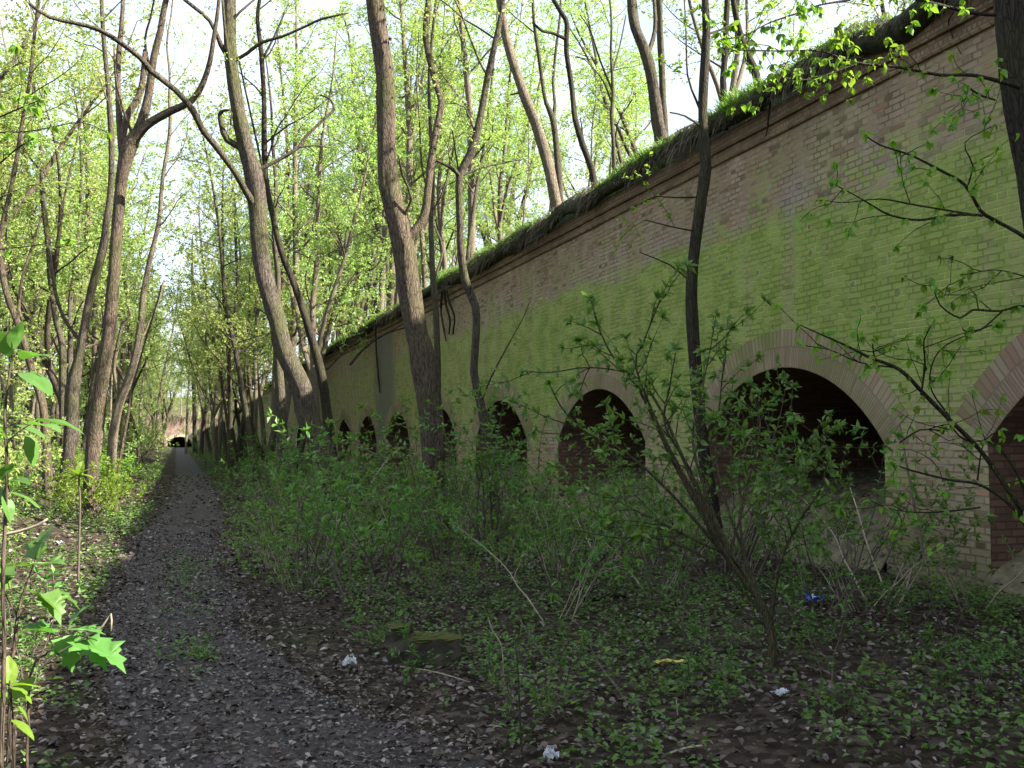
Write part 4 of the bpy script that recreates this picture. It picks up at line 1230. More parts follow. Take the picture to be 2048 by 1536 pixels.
def scatter_trees(zone, count, gen, zfun, weights, group, dmin, sr=(.85, 1.3)):
    tries = 0; n = 0
    while n < count and tries < count * 60:
        tries += 1
        x, y = gen()
        if not free(x, y, dmin):
            continue
        k = rw.choice(KINDS, p=np.array(weights) / sum(weights))
        o = plant(k, (x, y, float(zfun(x, y)) - .02), rw.uniform(0, TAU), rw.uniform(*sr), (rw.normal(0, .05), rw.normal(0, .05)), group)
        n += 1
        if o is None:
            continue
        q = proj((x, y, float(zfun(x, y)) + 1))
        dcls = 'near' if q[2] < 38 else ('middle' if q[2] < 65 else 'far')
        zones.setdefault((zone, dcls, k), []).append(o)


def gen_left():
    a = rw.uniform(-120, 560); d = 22 + 118 * rw.random() ** 1.25
    p = px(a, 800, d)
    return (p[0], p[1]) if p[0] < -2.2 - .012 * d else (-3 - rw.uniform(0, 5), p[1])


scatter_trees('left', 150, gen_left, gz, [3, 2.2, 2.2, 3, 5, 1.6], 'trees in the sunlit wood left of the path', 1.35)


def gen_mid():
    return rw.uniform(2.2, 5.5), rw.uniform(60, 175)


scatter_trees('mid', 22, lambda: (rw.uniform(1.9, 4.6), rw.uniform(45, 110)), gz, [3, .5, .6, 4, 1, 1], 'trees in the ditch at the foot of the far wall', 1.6)
scatter_trees('mid', 10, gen_mid, gz, [1, .5, 1.2, 3, 2.5, .6], 'trees in the ditch at the foot of the far wall', 1.8)


def gen_top():
    y = 48 + 120 * rw.random() ** 1.2
    return 9.2 + 26 * rw.random() ** 1.3, y


scatter_trees('top', 62, lambda: (8.6 + 12 * rw.random(), rw.uniform(50, 125)), top_z, [3, 1, 1, 4, 2, 2], 'trees growing on the rampart above the wall', 1.5)
scatter_trees('top', 34, gen_top, top_z, [2, 2, 2, 3, 1.2, 1.6], 'trees growing on the rampart above the wall', 1.8)


def gen_end():
    return rw.uniform(-34, 10), rw.uniform(189, 206)


scatter_trees('end', 42, gen_end, lambda x, y: 5.6 + (y - 187) * .12, [2, 2, 2, 2, 1, 1], 'trees on the bank above the tunnel', 2.0)
TALL = [3, 1, .4, 3.5, .5, 2]
_s = rw.uniform
scatter_trees('mid', 12, lambda: (rw.uniform(1.9, 5.2), rw.uniform(34, 72)), gz, TALL, 'trees in the ditch at the foot of the far wall', 1.8, (1.15, 1.55))
scatter_trees('top', 24, lambda: (8.8 + 6 * rw.random(), rw.uniform(38, 80)), top_z, TALL, 'trees growing on the rampart above the wall', 1.4, (1.1, 1.45))
scatter_trees('top', 16, lambda: (13 + 14 * rw.random(), rw.uniform(24, 50)), top_z, [1, .5, .5, 3, 3, 1], 'trees growing on the rampart above the wall', 1.6, (.9, 1.2))
scatter_trees('end', 14, lambda: (rw.uniform(-7, 5), rw.uniform(188.5, 200)), lambda x, y: 5.6 + (y - 187) * .12, [1, 1, 2, 1, 4, 1], 'trees on the bank above the tunnel', .9)
scatter_trees('left', 7, lambda: (_s(-3.0, -1.5), _s(58, 150)), gz, [2, 1, 2, 2, 1, 1], 'trees in the sunlit wood left of the path', .8, (1.0, 1.4))
scatter_trees('mid', 4, lambda: (_s(1.8, 2.6), _s(70, 150)), gz, [1, 1, 2, 2, 1, 1], 'trees in the ditch at the foot of the far wall', .8, (1.0, 1.4))
PHR = {'left': 'in the left-hand wood', 'mid': 'at the foot of the far wall', 'top': 'above the wall', 'end': 'on the bank above the tunnel'}
DW = {'near': 'nearest', 'middle': 'half-distant', 'far': 'distant'}
for (z, dc, k), items in zones.items():
    if dc == 'far':
        for o in items:
            o['label'] = f'distant {k} tree {PHR[z]}'
    else:
        label_row(items, f'{DW[dc]} {k} tree {PHR[z]}', f'{DW[dc]} {k} trees {PHR[z]}')


# ================================================================== SHRUBS
def shrub(name, seed, h, n, spread, leafL, leaf, node=.12, bark='twig', side=4, fine=False, lowfree=.3):
    r = np.random.default_rng(seed)
    root = thing(name, (0, 0, 0), None, 'shrub')
    st = MB(); fo = MB(); lv = Leaves()

    def clad(w, start):
        seg = np.linalg.norm(np.diff(w, axis=0), axis=1); cum = np.concatenate([[0], np.cumsum(seg)])
        s = start * cum[-1]
        while s < cum[-1]:
            i = min(np.searchsorted(cum, s), len(w) - 1)
            T = nrm((w[i] - w[max(i - 1, 0)])[None])[0]
            a = side_dir(T, r, .45, .1)
            b = a - 2 * (a - T * (a @ T))
            m = r.integers(1, 3)
            for d in (a, b):
                for _ in range(m):
                    lv.put(w[i], d + r.normal(0, .25, 3), leafL * r.uniform(.6, 1.15))
            s += node * r.uniform(.6, 1.5)
        T = nrm((w[-1] - w[-2])[None])[0]
        for _ in range(6):
            lv.put(w[-1], T * .7 + r.normal(0, .7, 3), leafL * r.uniform(.6, 1.2))

    for i in range(n):
        a = r.uniform(0, TAU); o = r.uniform(0, .12) * h
        w = twig_walk(np.array([o * math.cos(a), o * math.sin(a), -.05]), np.array([spread * math.cos(a), spread * math.sin(a), 1.0]) * 1.0, h * r.uniform(.65, 1.1), 9, r, .10, -.01)
        r0 = .0065 * h * r.uniform(.7, 1.25)
        p = smooth_path(np.column_stack([w, np.linspace(r0, .002, len(w))]), .09)
        st.tube(p[:, :3], p[:, 3], 5, 0)
        clad(p[:, :3], lowfree + .25)
        for q in range(side):
            j = int(len(p) * r.uniform(lowfree, .92))
            T = nrm((p[min(j + 1, len(p) - 1), :3] - p[j, :3])[None])[0]
            w2 = twig_walk(p[j, :3], side_dir(T, r, .8, .25), h * r.uniform(.12, .38), 5, r, .16)
            st.tube(w2, np.linspace(min(p[j, 3] * .7, .006), .0016, len(w2)), 4, 0)
            clad(w2, .3)
    lv.into(fo, 0, r, .46, fine, .8)
    part(st, 'stems', M[bark], root, (0, 0, 0))
    part(fo, 'foliage', M[leaf], root, (0, 0, 0))
    return root


rs = np.random.default_rng(5)
SH = {
    'tall spreading': shrub('shrub', 41, 2.5, 8, .42, 0.102, 'leaf_shrub', .13),
    'upright': shrub('shrub', 42, 2.0, 6, .25, .11, 'leaf_shrub', .16, side=3),
    'low bushy': shrub('shrub', 43, 1.25, 8, .5, .085, 'leaf_shrub', .135, bark='twig_pale', side=3),
    'thin straggling': shrub('shrub', 44, 1.9, 5, .6, 0.096, 'leaf_shrub', .16, bark='twig_pale'),
    'arching': shrub('shrub', 45, 1.6, 6, .8, .105, 'leaf_shrub', .16),
}
SHF = {
    'upright': shrub('shrub', 46, 2.2, 8, .25, .10, 'leaf_spring', .1),
    'low bushy': shrub('shrub', 47, 1.3, 12, .5, .09, 'leaf_fresh', .08),
    'arching': shrub('shrub', 48, 1.8, 9, .7, .095, 'leaf_spring', .1),
    'thin straggling': shrub('shrub', 49, 2.4, 6, .45, .1, 'leaf_spring', .12, bark='twig_pale'),
}
FUSED = set()
SHK = list(SH)
SUSED = set(); szones = {}


SHRUB_SKIP = {64, 94, 95, 97, 101, 104, 105, 108, 109, 111, 113, 114, 115, 116, 118, 119, 120, 121, 123, 127, 128, 129, 130, 131, 134, 135, 137, 138, 141, 142, 143, 145, 147, 149, 151, 152, 154, 155, 156, 157, 160, 162, 163, 164, 166, 167, 168, 171, 172, 173, 174, 175, 176, 178, 179, 181, 183, 184, 186, 187, 190, 192, 193, 194, 195, 199, 204, 205, 206, 208, 209, 210, 211, 212, 214, 216, 220, 221, 223, 225, 226, 227, 228, 229, 230, 231, 233, 234, 235, 236, 238, 239}
SHRUBBED = [0]


def plant_shrub(book, used, k, loc, rz, s, group, tilt=(0, 0)):
    SHRUBBED[0] += 1
    if SHRUBBED[0] in SHRUB_SKIP and k in used:
        return None
    if k not in used:
        used.add(k); o = book[k]; o.location = loc; o.rotation_euler = (tilt[0], tilt[1], rz); o.scale = (s, s, s)
    else:
        o = copy_tree(book[k], loc, rz, s, tilt)
    o['group'] = group; o['plot'] = SHRUBBED[0]
    return o


def scatter_shrubs(zone, count, gen, group, dmin, smin, smax, wts, book=None, used=None):
    book = book or SH; used = SUSED if used is None else used; keys = list(book)
    n = t = 0; mine = []
    while n < count and t < count * 50:
        t += 1
        x, y = gen()
        if any((a - x) ** 2 + (b - y) ** 2 < dmin * dmin for a, b in mine) or abs(x - path_x(y)) < path_w(y) + .25:
            continue
        mine.append((x, y))
        k = rs.choice(keys, p=np.array(wts) / sum(wts))
        o = plant_shrub(book, used, k, (x, y, float(gz(x, y))), rs.uniform(0, TAU), rs.uniform(smin, smax), group)
        n += 1
        if o is None:
            continue
        d = proj((x, y, .5))[2]
        szones.setdefault((zone, 'nearest' if d < 13 else 'half-distant' if d < 22 else 'distant', k), []).append(o)


def gen_sh_mid():
    a = rs.uniform(540, 1420); d = rs.uniform(8.6, 17)
    p = px(a, 1000, d)
    return (p[0], p[1]) if p[0] < 7.3 else (rs.uniform(4, 7.2), p[1])


scatter_shrubs('ditch', 40, gen_sh_mid, 'shrubs in the shaded ditch between path and wall', .6, .42, .78, [1.2, 2, 3, 2, 1.6])
scatter_shrubs('ditch', 30, lambda: (rs.uniform(1.5, 7.0), rs.uniform(15, 40)), 'shrubs in the shaded ditch between path and wall', .8, .45, .85, [.6, 1.5, 3, 1, 2])
def gen_px(a0, a1, d0, d1):
    def g():
        p = px(rs.uniform(a0, a1), 1000, rs.uniform(d0, d1))
        return min(p[0], 7.1), p[1]
    return g


scatter_shrubs('ditch', 11, gen_px(1080, 1760, 7.8, 11.5), 'shrubs in the shaded ditch between path and wall', .6, .55, .9, [2.5, 2.5, 1.5, 2, 1.5])
scatter_shrubs('ditch', 9, gen_px(600, 1080, 10, 15), 'shrubs in the shaded ditch between path and wall', .8, .75, 1.0, [2, 2.5, 1, 1, 1])
scatter_shrubs('far', 34, lambda: (rs.uniform(1.5, 6.8), rs.uniform(40, 150)), 'shrubs along the foot of the far wall', .9, .5, .95, [1, 1, 3, 1, 2])
scatter_shrubs('bank', 60, lambda: (-1.5 - 10 * rs.random() ** 1.3, rs.uniform(9, 46)), 'shrubs on the sunlit bank left of the path', .7, .45, 1.05, [2, 4, 3, 2], SHF, FUSED)
scatter_shrubs('bank', 55, lambda: (lambda y: (-2.1 - .012 * max(0, y - 60) - 16 * rs.random() ** 1.6, y))(rs.uniform(46, 180)), 'shrubs on the sunlit bank left of the path', 1.1, .9, 1.8, [3, 3, 3, 2], SHF, FUSED)
scatter_shrubs('corner', 8, lambda: (rs.uniform(5.2, 7.0), rs.uniform(6.2, 10.5)), 'thin shrubs at the foot of the near wall', .5, .35, .65, [0, 1, 1, 3, 2])
SPH = {'ditch': 'between path and wall', 'far': 'along the far wall foot', 'bank': 'left of the path', 'corner': 'at the foot of the near wall'}
for (z, dc, k), items in szones.items():
    if dc == 'distant':
        for o in items:
            o['label'] = f'distant {k} shrub {SPH[z]}'
    else:
        label_row(items, f'{dc} {k} shrub {SPH[z]}', f'{dc} {k} shrubs {SPH[z]}')

# small seedlings standing in the foreground litter
SD = {'three-stemmed': shrub('seedling', 51, .5, 3, .35, .05, 'leaf_herb', .07, side=2, lowfree=.4), 'bushy': shrub('seedling', 52, .4, 5, .5, .045, 'leaf_herb', .06, side=2, lowfree=.2), 'lanky': shrub('seedling', 53, .75, 2, .2, .05, 'leaf_herb', .1, side=2, lowfree=.5)}
for o in SD.values():
    o['category'] = 'seedling'
sdz = {}; SDU = set()
for q in range(44):
    x_, y_ = (rs.uniform(680, 2000), rs.uniform(1130, 1460)) if q < 36 else (rs.uniform(40, 190), rs.uniform(1080, 1480))
    g = ground_hit(x_, y_)
    k = rs.choice(list(SD))
    o = plant_shrub(SD, SDU, k, (g[0], g[1], float(gz(g[0], g[1]))), rs.uniform(0, TAU), rs.uniform(.6, 1.15), 'seedlings rising from the leaf litter')
    if o is None:
        continue
    z = 'left of the path' if q >= 36 else ('in the front litter' if y_ > 1290 else 'in the litter before the wall')
    sdz.setdefault((k, z), []).append(o)
for (k, z), items in sdz.items():
    label_row(items, f'{k} green seedling {z}', f'{k} green seedlings {z}')

# the big elder in front of the wall, stems traced
elder = thing('shrub', tuple(ground_hit(1530, 1375)), 'large leaning elder with fanned bare stems and leafy tips before the middle arches', 'shrub')
EB = np.array(elder.location)
re_ = np.random.default_rng(61)
STEMS = [
    [(1530, 1378, 22), (1545, 1310, 20), (1540, 1255, 18), (1512, 1190, 15), (1450, 1110, 11), (1400, 1020, 9), (1350, 930, 8), (1308, 840, 7), (1270, 765, 6), (1225, 712, 4), (1195, 650, 3), (1185, 610, 2)],
    [(1515, 1190, 12), (1440, 1075, 9), (1395, 985, 8), (1350, 880, 7), (1316, 810, 6), (1270, 752, 4), (1180, 735, 3), (1100, 745, 3), (1050, 742, 2)],
    [(1500, 1180, 11), (1440, 1090, 8), (1390, 990, 7), (1330, 880, 6), (1272, 735, 4), (1285, 690, 3), (1310, 625, 3), (1325, 590, 2)],
    [(1525, 1215, 11), (1470, 1120, 8), (1400, 1085, 6), (1330, 1050, 5), (1270, 1020, 3), (1210, 985, 2)],
    [(1510, 1185, 9), (1450, 1080, 7), (1410, 980, 6), (1385, 880, 5), (1400, 800, 4), (1420, 700, 3), (1432, 630, 2)],
    [(1520, 1200, 9), (1485, 1100, 7), (1450, 1000, 6), (1432, 900, 5), (1440, 800, 4), (1450, 700, 3), (1455, 640, 2)],
    [(1535, 1240, 9), (1500, 1150, 7), (1480, 1040, 6), (1500, 950, 5), (1520, 850, 4), (1500, 770, 2)],
    [(1450, 1110, 8), (1340, 985, 6), (1250, 905, 5), (1165, 860, 4), (1120, 810, 3), (1100, 770, 2)],
    [(1540, 1260, 9), (1560, 1130, 6), (1600, 1040, 5), (1640, 980, 4), (1660, 900, 2)],
    [(1530, 1230, 8), (1430, 1130, 6), (1330, 1080, 5), (1230, 1075, 3), (1150, 1060, 2)],
    [(1460, 1115, 7), (1380, 940, 5), (1330, 850, 5), (1340, 770, 3), (1352, 700, 2)],
]
st = MB(); lv = Leaves()
for si_, s in enumerate(STEMS):
    dd = re_.uniform(-.5, .9); m = len(s)
    Q = np.array([[*px(a, b, 6.3 + (dd * i / (m - 1) if i else 0)), c / F * 6.3 / 2] for i, (a, b, c) in enumerate(s)])
    if si_ == 0:
        Q[0, 2] = EB[2] - .08
    p = smooth_path(Q, .06)
    st.tube(p[:, :3], p[:, 3], 8, 0, .05, re_)
    tw_ = [p[int(len(p) * .5):, :3]]
    for q in range(8):
        j = int(len(p) * re_.uniform(.4, .97)); T = nrm((p[min(j + 1, len(p) - 1), :3] - p[j, :3])[None])[0]
        w = twig_walk(p[j, :3], side_dir(T, re_, .8, .4), re_.uniform(.15, .5), 5, re_, .15)
        st.tube(w, np.linspace(min(.005, p[j, 3]), .0016, 6), 4, 0); tw_.append(w)
    for w in tw_:
        seg = np.linalg.norm(np.diff(w, axis=0), axis=1); cum = np.concatenate([[0], np.cumsum(seg)])
        for s_ in np.arange(.1, cum[-1], .12):
            i = min(np.searchsorted(cum, s_), len(w) - 1); T = nrm((w[i] - w[i - 1])[None])[0]
            a = side_dir(T, re_, .4, .1); b = a - 2 * (a - T * (a @ T))
            for d_ in (a, b):
                for _ in range(2):
                    lv.put(w[i], d_ + re_.normal(0, .35, 3), re_.uniform(.04, .08))
        T = nrm((w[-1] - w[-2])[None])[0]
        for _ in range(8):
            lv.put(w[-1], T * .6 + re_.normal(0, .7, 3), re_.uniform(.045, .085))
fo = MB(); lv.into(fo, 0, re_, .42, True, .8)
M['bark_green'] = bark_mat('greenish_stem_bark', (.035, .032, .018), (.12, .105, .06), .5, 2.0)
part(st, 'stems', M['bark_green'], elder, EB); part(fo, 'foliage', M['leaf_shrub'], elder, EB)

# ================================================================== NEAR PLANTS AT THE LEFT EDGE
MAPLE = np.array([(0, 0), (.16, .02), (.42, .0), (.34, .14), (.55, .34), (.36, .36), (.34, .46), (.20, .5), (.26, .72), (.12, .74), (0, 1.0)])
MAPLE = np.vstack([MAPLE, np.array([(-x, y) for x, y in MAPLE[1:-1][::-1]])])
OVAL = np.array([(0, 0), (.14, .10), (.24, .28), (.27, .48), (.21, .70), (.10, .88), (0, 1.0), (-.10, .88), (-.21, .70), (-.27, .48), (-.24, .28), (-.14, .10)])


def broad_leaf(mb, p, d, L, shape, rng, up=(0, 0, 1), mat=1):
    d = np.array(d, float); d /= np.linalg.norm(d)
    s = np.cross(d, np.array(up) + rng.normal(0, .25, 3)); s /= np.linalg.norm(s); n = np.cross(s, d)
    o = shape
    v = p + L * (o[:, :1] * s + o[:, 1:] * d) + L * n * (np.abs(o[:, :1]) * rng.uniform(.1, .35) - .25 * o[:, 1:] ** 2 + rng.normal(0, .012, (len(o), 1)))
    # midrib vertices give a fold and some curve
    c = p + L * (.45 * d) + L * n * (-.05)
    m = len(o)
    ph = rng.uniform(0, TAU)
    rings = [v]
    for q in (.7, .4):
        u = c + (v - c) * q + L * n * (.035 * (1 - q) + .02 * np.sin(np.arange(m) * TAU / m * 3 + ph))[:, None]
        rings.append(u)
    vv = np.vstack(rings + [c[None]])
    f4 = [(a * m + i, a * m + (i + 1) % m, (a + 1) * m + (i + 1) % m, (a + 1) * m + i) for a in range(2) for i in range(m)]
    b = mb.n
    mb.add(vv, f4, mat, True)
    mb.Fs.append((np.array([(2 * m + i, 2 * m + (i + 1) % m, 3 * m) for i in range(m)]) + b, mat, True, None))


def near_plant(name, label, stem_px, depth, leaves_px, shape, leaf, seed, cat='sapling', bark='bark_brown', extra=()):
    r = np.random.default_rng(seed)
    Q = np.array([[*px(a, b, depth), c / F * depth / 2] for a, b, c in stem_px])
    base = Q[0, :3].copy(); g = float(gz(base[0], base[1]))
    if base[2] > g:
        Q = np.vstack([[base[0], base[1], g - .03, Q[0, 3] * 1.2], Q]); base[2] = g
    root = thing(name, base, label, cat)
    st = MB()
    p = smooth_path(Q, .05); st.tube(p[:, :3], p[:, 3], 7, 0, .05, r)
    for e in extra:
        q = smooth_path(np.array([[*px(a, b, depth), c / F * depth / 2] for a, b, c in e]), .05); st.tube(q[:, :3], q[:, 3], 5, 0)
    fo = MB()
    for (a, b, ang, Lpx, dz) in leaves_px:
        pt = px(a, b, depth + dz)
        th = R(ang)
        d = RGT * math.cos(th) + UPV * math.sin(th) + FWD * r.uniform(-.7, .3)
        broad_leaf(fo, pt, d, Lpx / F * depth * 1.15, shape, r, up=(0, 0, 1), mat=0)
        # leaf stalk back to the nearest stem point
        j = np.argmin(np.linalg.norm(p[:, :3] - pt, axis=1))
        if np.linalg.norm(p[j, :3] - pt) < .6:
            mid = (p[j, :3] + pt) / 2 + np.array([0, 0, .015])
            st.tube(np.array([p[j, :3], mid, pt]), np.array([.002, .0016, .0014]), 4, 0)
    part(st, 'stem', M[bark], root, base); part(fo, 'foliage', M[leaf], root, base)
    return root


near_plant('sapling', 'near sapling with large dark green oval leaves at the left edge', [(8, 1330, 9), (6, 1150, 8), (14, 950, 7), (10, 830, 6), (20, 740, 5), (30, 690, 3)], 3.4,
           [(30, 700, 75, 60, 0), (35, 735, 150, 70, .05), (45, 720, 20, 80, -.05), (40, 745, -15, 85, .05), (60, 745, -20, 60, .1), (20, 715, 110, 70, 0), (10, 880, 100, 60, 0), (10, 880, 170, 50, .05),
            (30, 850, -10, 60, .1), (50, 870, -70, 60, .05), (60, 850, 5, 75, -.1), (70, 840, -3, 85, .0), (5, 960, 60, 55, 0), (12, 965, 15, 60, .05), (20, 985, -15, 60, .1), (5, 990, -60, 50, 0), (10, 1000, 150, 50, 0)],
           OVAL, 'leaf_big', 71, extra=[[(12, 890, 4), (35, 865, 3), (80, 838, 2)], [(8, 1000, 3), (22, 985, 2)]])
near_plant('sapling', 'young maple with broad lobed leaves beside the near end of the path', [(22, 1345, 8), (28, 1300, 7), (34, 1240, 7), (45, 1190, 5), (60, 1150, 4), (72, 1118, 3)], 4.6,
           [(70, 1120, 80, 70, 0), (60, 1135, 160, 60, 0), (85, 1130, 20, 60, -.1), (60, 1185, -20, 65, -.15), (88, 1186, -40, 65, -.1), (110, 1185, -25, 55, 0), (20, 1190, 170, 50, 0), (30, 1140, 200, 60, .1), (12, 1180, 100, 50, 0)],
           MAPLE, 'leaf_big', 72, extra=[[(36, 1235, 4), (15, 1195, 4), (0, 1170, 3)], [(45, 1190, 3), (90, 1182, 2)]])
near_plant('sapling', 'low maple shoot with pale lobed leaves reaching over the path edge', [(60, 1352, 5), (90, 1310, 4), (120, 1280, 3), (150, 1262, 3)], 4.4,
           [(110, 1265, 165, 60, 0), (130, 1272, -70, 65, -.05), (150, 1260, 10, 60, -.1), (165, 1280, -25, 75, -.1), (190, 1292, -20, 75, -.15), (95, 1262, 150, 45, .1), (140, 1250, 60, 50, .1)],
           MAPLE, 'leaf_big', 73)
near_plant('seedling', 'bright green seedling in the lower left corner', [(28, 1480, 7), (25, 1440, 6), (22, 1400, 5), (20, 1365, 4)], 4.2,
           [(20, 1370, 95, 50, 0), (20, 1372, 10, 60, -.05), (22, 1375, -15, 50, 0), (18, 1400, 170, 50, 0), (22, 1405, -40, 45, 0), (20, 1440, 200, 60, 0), (22, 1440, -20, 55, -.1), (15, 1410, 120, 45, .1), (20, 1395, 40, 50, .1)],
           OVAL, 'leaf_fresh', 74, cat='seedling')
near_plant('sapling', 'slim upright shoot with a fresh leaf rosette in front of the forked tree foot', [(160, 1010, 4), (158, 975, 4), (158, 950, 3)], 10,
           [(158, 950, a, 26, 0) for a in (0, 40, 80, 120, 160, 200, 320)], OVAL, 'leaf_fresh', 75, bark='twig')

# high leaf sprays of a tree just outside the left edge
near = thing('tree', (float(px(-190, 900, 7)[0]), float(px(-190, 900, 7)[1]), float(gz(px(-190, 900, 7)[0], px(-190, 900, 7)[1]))), 'fresh green branch tips reaching in from beyond the left edge', 'tree')
nb = np.array(near.location)
mb = MB(); tp = np.array([[*nb, .07], [*(px(-195, 700, 7)), .06], [*(px(-185, 400, 7)), .05], [*(px(-200, 100, 7)), .04], [*(px(-190, -200, 7)), .03]]); tp[0, 2] -= .1
tp = smooth_path(tp, .2); mb.tube(tp[:, :3], tp[:, 3], 10, 0, .05, re_); part(mb, 'trunk', M['bark_brown'], near, nb)
near_sprays(near, 7, [
    ([(-190, 420, 7), (-100, 360, 5), (-20, 340, 4), (30, 300, 3), (70, 275, 2)], 0, .8),
    ([(-190, 330, 6), (-80, 270, 4), (20, 225, 3), (80, 200, 2)], -.3, .7),
    ([(-190, 520, 6), (-60, 505, 4), (60, 492, 3), (140, 478, 2)], .2, .35),
    ([(-190, 300, 6), (-60, 270, 4), (60, 262, 3), (160, 245, 2), (215, 265, 2)], .3, .45),
], 'leaf_fresh', .07, 81, sub=3, per=4)


# ================================================================== SMALL THINGS
def lump(mb, c, s, rng, seg=10, rough=.2, mat=0, rz=0):
    """uneven closed lump"""
    u = np.linspace(0, TAU, seg, endpoint=False); w = np.linspace(-1.35, 1.35, 7)
    V_ = []
    for b in w:
        for a in u:
            q = 1 + rng.normal(0, rough)
            x, y, z = s[0] * math.cos(a) * math.cos(b) * q, s[1] * math.sin(a) * math.cos(b) * q, s[2] * math.sin(b) * q
            V_.append((c[0] + x * math.cos(rz) - y * math.sin(rz), c[1] + x * math.sin(rz) + y * math.cos(rz), c[2] + z))
    f = []
    for i in range(6):
        for j in range(seg):
            f.append((i * seg + j, i * seg + (j + 1) % seg, (i + 1) * seg + (j + 1) % seg, (i + 1) * seg + j))
    mb.add(V_, f, mat, False)
    b = mb.n - len(V_)
    mb.Fs.append((np.array([list(range(seg))[::-1]]) + b, mat, False, None)); mb.Fs.append((np.array([list(range(6 * seg, 7 * seg))]) + b, mat, False, None))


def crumpled(name, label, cat, at, size, mat, seed, part2=None):
    """a crumpled scrap of film: folded sheet with thickness from its creases"""
    r = np.random.default_rng(seed)
    g = ground_hit(*at)
    n = 9
    u, v = np.meshgrid(np.linspace(-1, 1, n), np.linspace(-1, 1, n), indexing='ij')
    a = r.uniform(0, TAU)
    x = u * size[0] + r.normal(0, size[0] * .13, u.shape); y = v * size[1] + r.normal(0, size[1] * .13, u.shape)
    z = size[2] * (.35 + .65 * np.abs(np.sin(u * 2.3 + r.uniform(0, 3)) * np.cos(v * 2.1 + r.uniform(0, 3)))) + r.normal(0, size[2] * .18, u.shape) + .02
    X = x * math.cos(a) - y * math.sin(a); Y = x * math.sin(a) + y * math.cos(a)
    k = np.arange(n * n).reshape(n, n)
    mb = MB(); mb.add(np.stack([X, Y, z], -1).reshape(-1, 3), np.stack([k[:-1, :-1], k[1:, :-1], k[1:, 1:], k[:-1, 1:]], -1).reshape(-1, 4), 0)
    o = mb.build(name, mat); o.location = (g[0], g[1], float(gz(g[0], g[1])))
    so = o.modifiers.new('thickness', 'SOLIDIFY'); so.thickness = .002
    return tag(o, label, cat)


M['white_film'] = simple_mat('white_plastic', (.25, .26, .28), (.55, .56, .58), 12, .5, .004, .4)
M['blue_film'] = None
m_, nt_ = new_mat('blue_white_wrapper'); tc_ = N(nt_, 'ShaderNodeTexCoord'); sp_ = N(nt_, 'ShaderNodeSeparateXYZ'); nt_.links.new(tc_.outputs['Generated'], sp_.inputs[0])
finish(nt_, ramp(nt_, [(0, (.03, .08, .38)), (.48, (.04, .12, .5)), (.5, (.75, .78, .85)), (.72, (.75, .78, .85)), (.74, (.04, .1, .42))], sp_.outputs[0], 'CONSTANT'), .4, None, 0, .5); M['blue_film'] = m_
M['yellow_film'] = simple_mat('yellow_wrapper', (.42, .36, .05), (.62, .55, .12), 14, .5, .004, .4)
crumpled('plastic_scrap', 'crumpled white plastic scrap on the leaves left of the mossy block', 'litter', (697, 1338), (.05, .04, .06), M['white_film'], 1)
crumpled('plastic_scrap', 'white plastic scrap at the bottom edge of the view', 'litter', (1102, 1530), (.035, .03, .05), M['white_film'], 2)
crumpled('wrapper', 'blue and white wrapper lying among herbs below the widest arch', 'litter', (1630, 1215), (.085, .06, .07), M['blue_film'], 3)
crumpled('wrapper', 'flat yellow wrapper in the litter beside the elder stem', 'litter', (1342, 1334), (.09, .03, .02), M['yellow_film'], 4)
crumpled('plastic_scrap', 'greyish plastic scrap on the sunlit bank left of the path', 'litter', (118, 1092), (.12, .05, .05), M['white_film'], 5)
crumpled('plastic_scrap', 'small pale plastic scrap near the foot of the elder stem', 'litter', (1560, 1400), (.05, .03, .03), M['white_film'], 6)

# mossy concrete block
g = ground_hit(850, 1345); bz = float(gz(g[0], g[1]))
blk = thing('concrete_block', (g[0], g[1], bz), 'broken moss-topped concrete block half sunk in the litter', 'block')
rb = np.random.default_rng(91)
M['concrete'] = simple_mat('mossy_old_concrete', (.026, .023, .016), (.06, .052, .038), 9, .95, .012)
M['moss'] = simple_mat('moss', (.035, .04, .008), (.075, .08, .016), 22, .95, .02)


def rough_box(mb, x0, x1, y0, y1, z0, z1, rng, mat=0, j=.012, nx=6, ny=4, nz=4):
    P_ = {}
    V_ = []; F_ = []

    def vid(i, k, l):
        if (i, k, l) not in P_:
            P_[(i, k, l)] = len(V_)
            e = sum((i in (0, nx), k in (0, ny), l in (0, nz)))
            p = np.array([x0 + (x1 - x0) * i / nx, y0 + (y1 - y0) * k / ny, z0 + (z1 - z0) * l / nz])
            if e >= 2:
                p += (np.array([(x0 + x1) / 2, (y0 + y1) / 2, (z0 + z1) / 2]) - p) * .05
            V_.append(p + rng.normal(0, j, 3))
        return P_[(i, k, l)]
    for i in range(nx):
        for k in range(ny):
            F_.append((vid(i, k, 0), vid(i, k + 1, 0), vid(i + 1, k + 1, 0), vid(i + 1, k, 0))); F_.append((vid(i, k, nz), vid(i + 1, k, nz), vid(i + 1, k + 1, nz), vid(i, k + 1, nz)))
    for i in range(nx):
        for l in range(nz):
            F_.append((vid(i, 0, l), vid(i + 1, 0, l), vid(i + 1, 0, l + 1), vid(i, 0, l + 1))); F_.append((vid(i, ny, l), vid(i, ny, l + 1), vid(i + 1, ny, l + 1), vid(i + 1, ny, l)))
    for k in range(ny):
        for l in range(nz):
            F_.append((vid(0, k, l), vid(0, k, l + 1), vid(0, k + 1, l + 1), vid(0, k + 1, l))); F_.append((vid(nx, k, l), vid(nx, k + 1, l), vid(nx, k + 1, l + 1), vid(nx, k, l + 1)))
    mb.add(V_, F_, mat, False)


ang = -YAW
ca, sa = math.cos(ang), math.sin(ang)


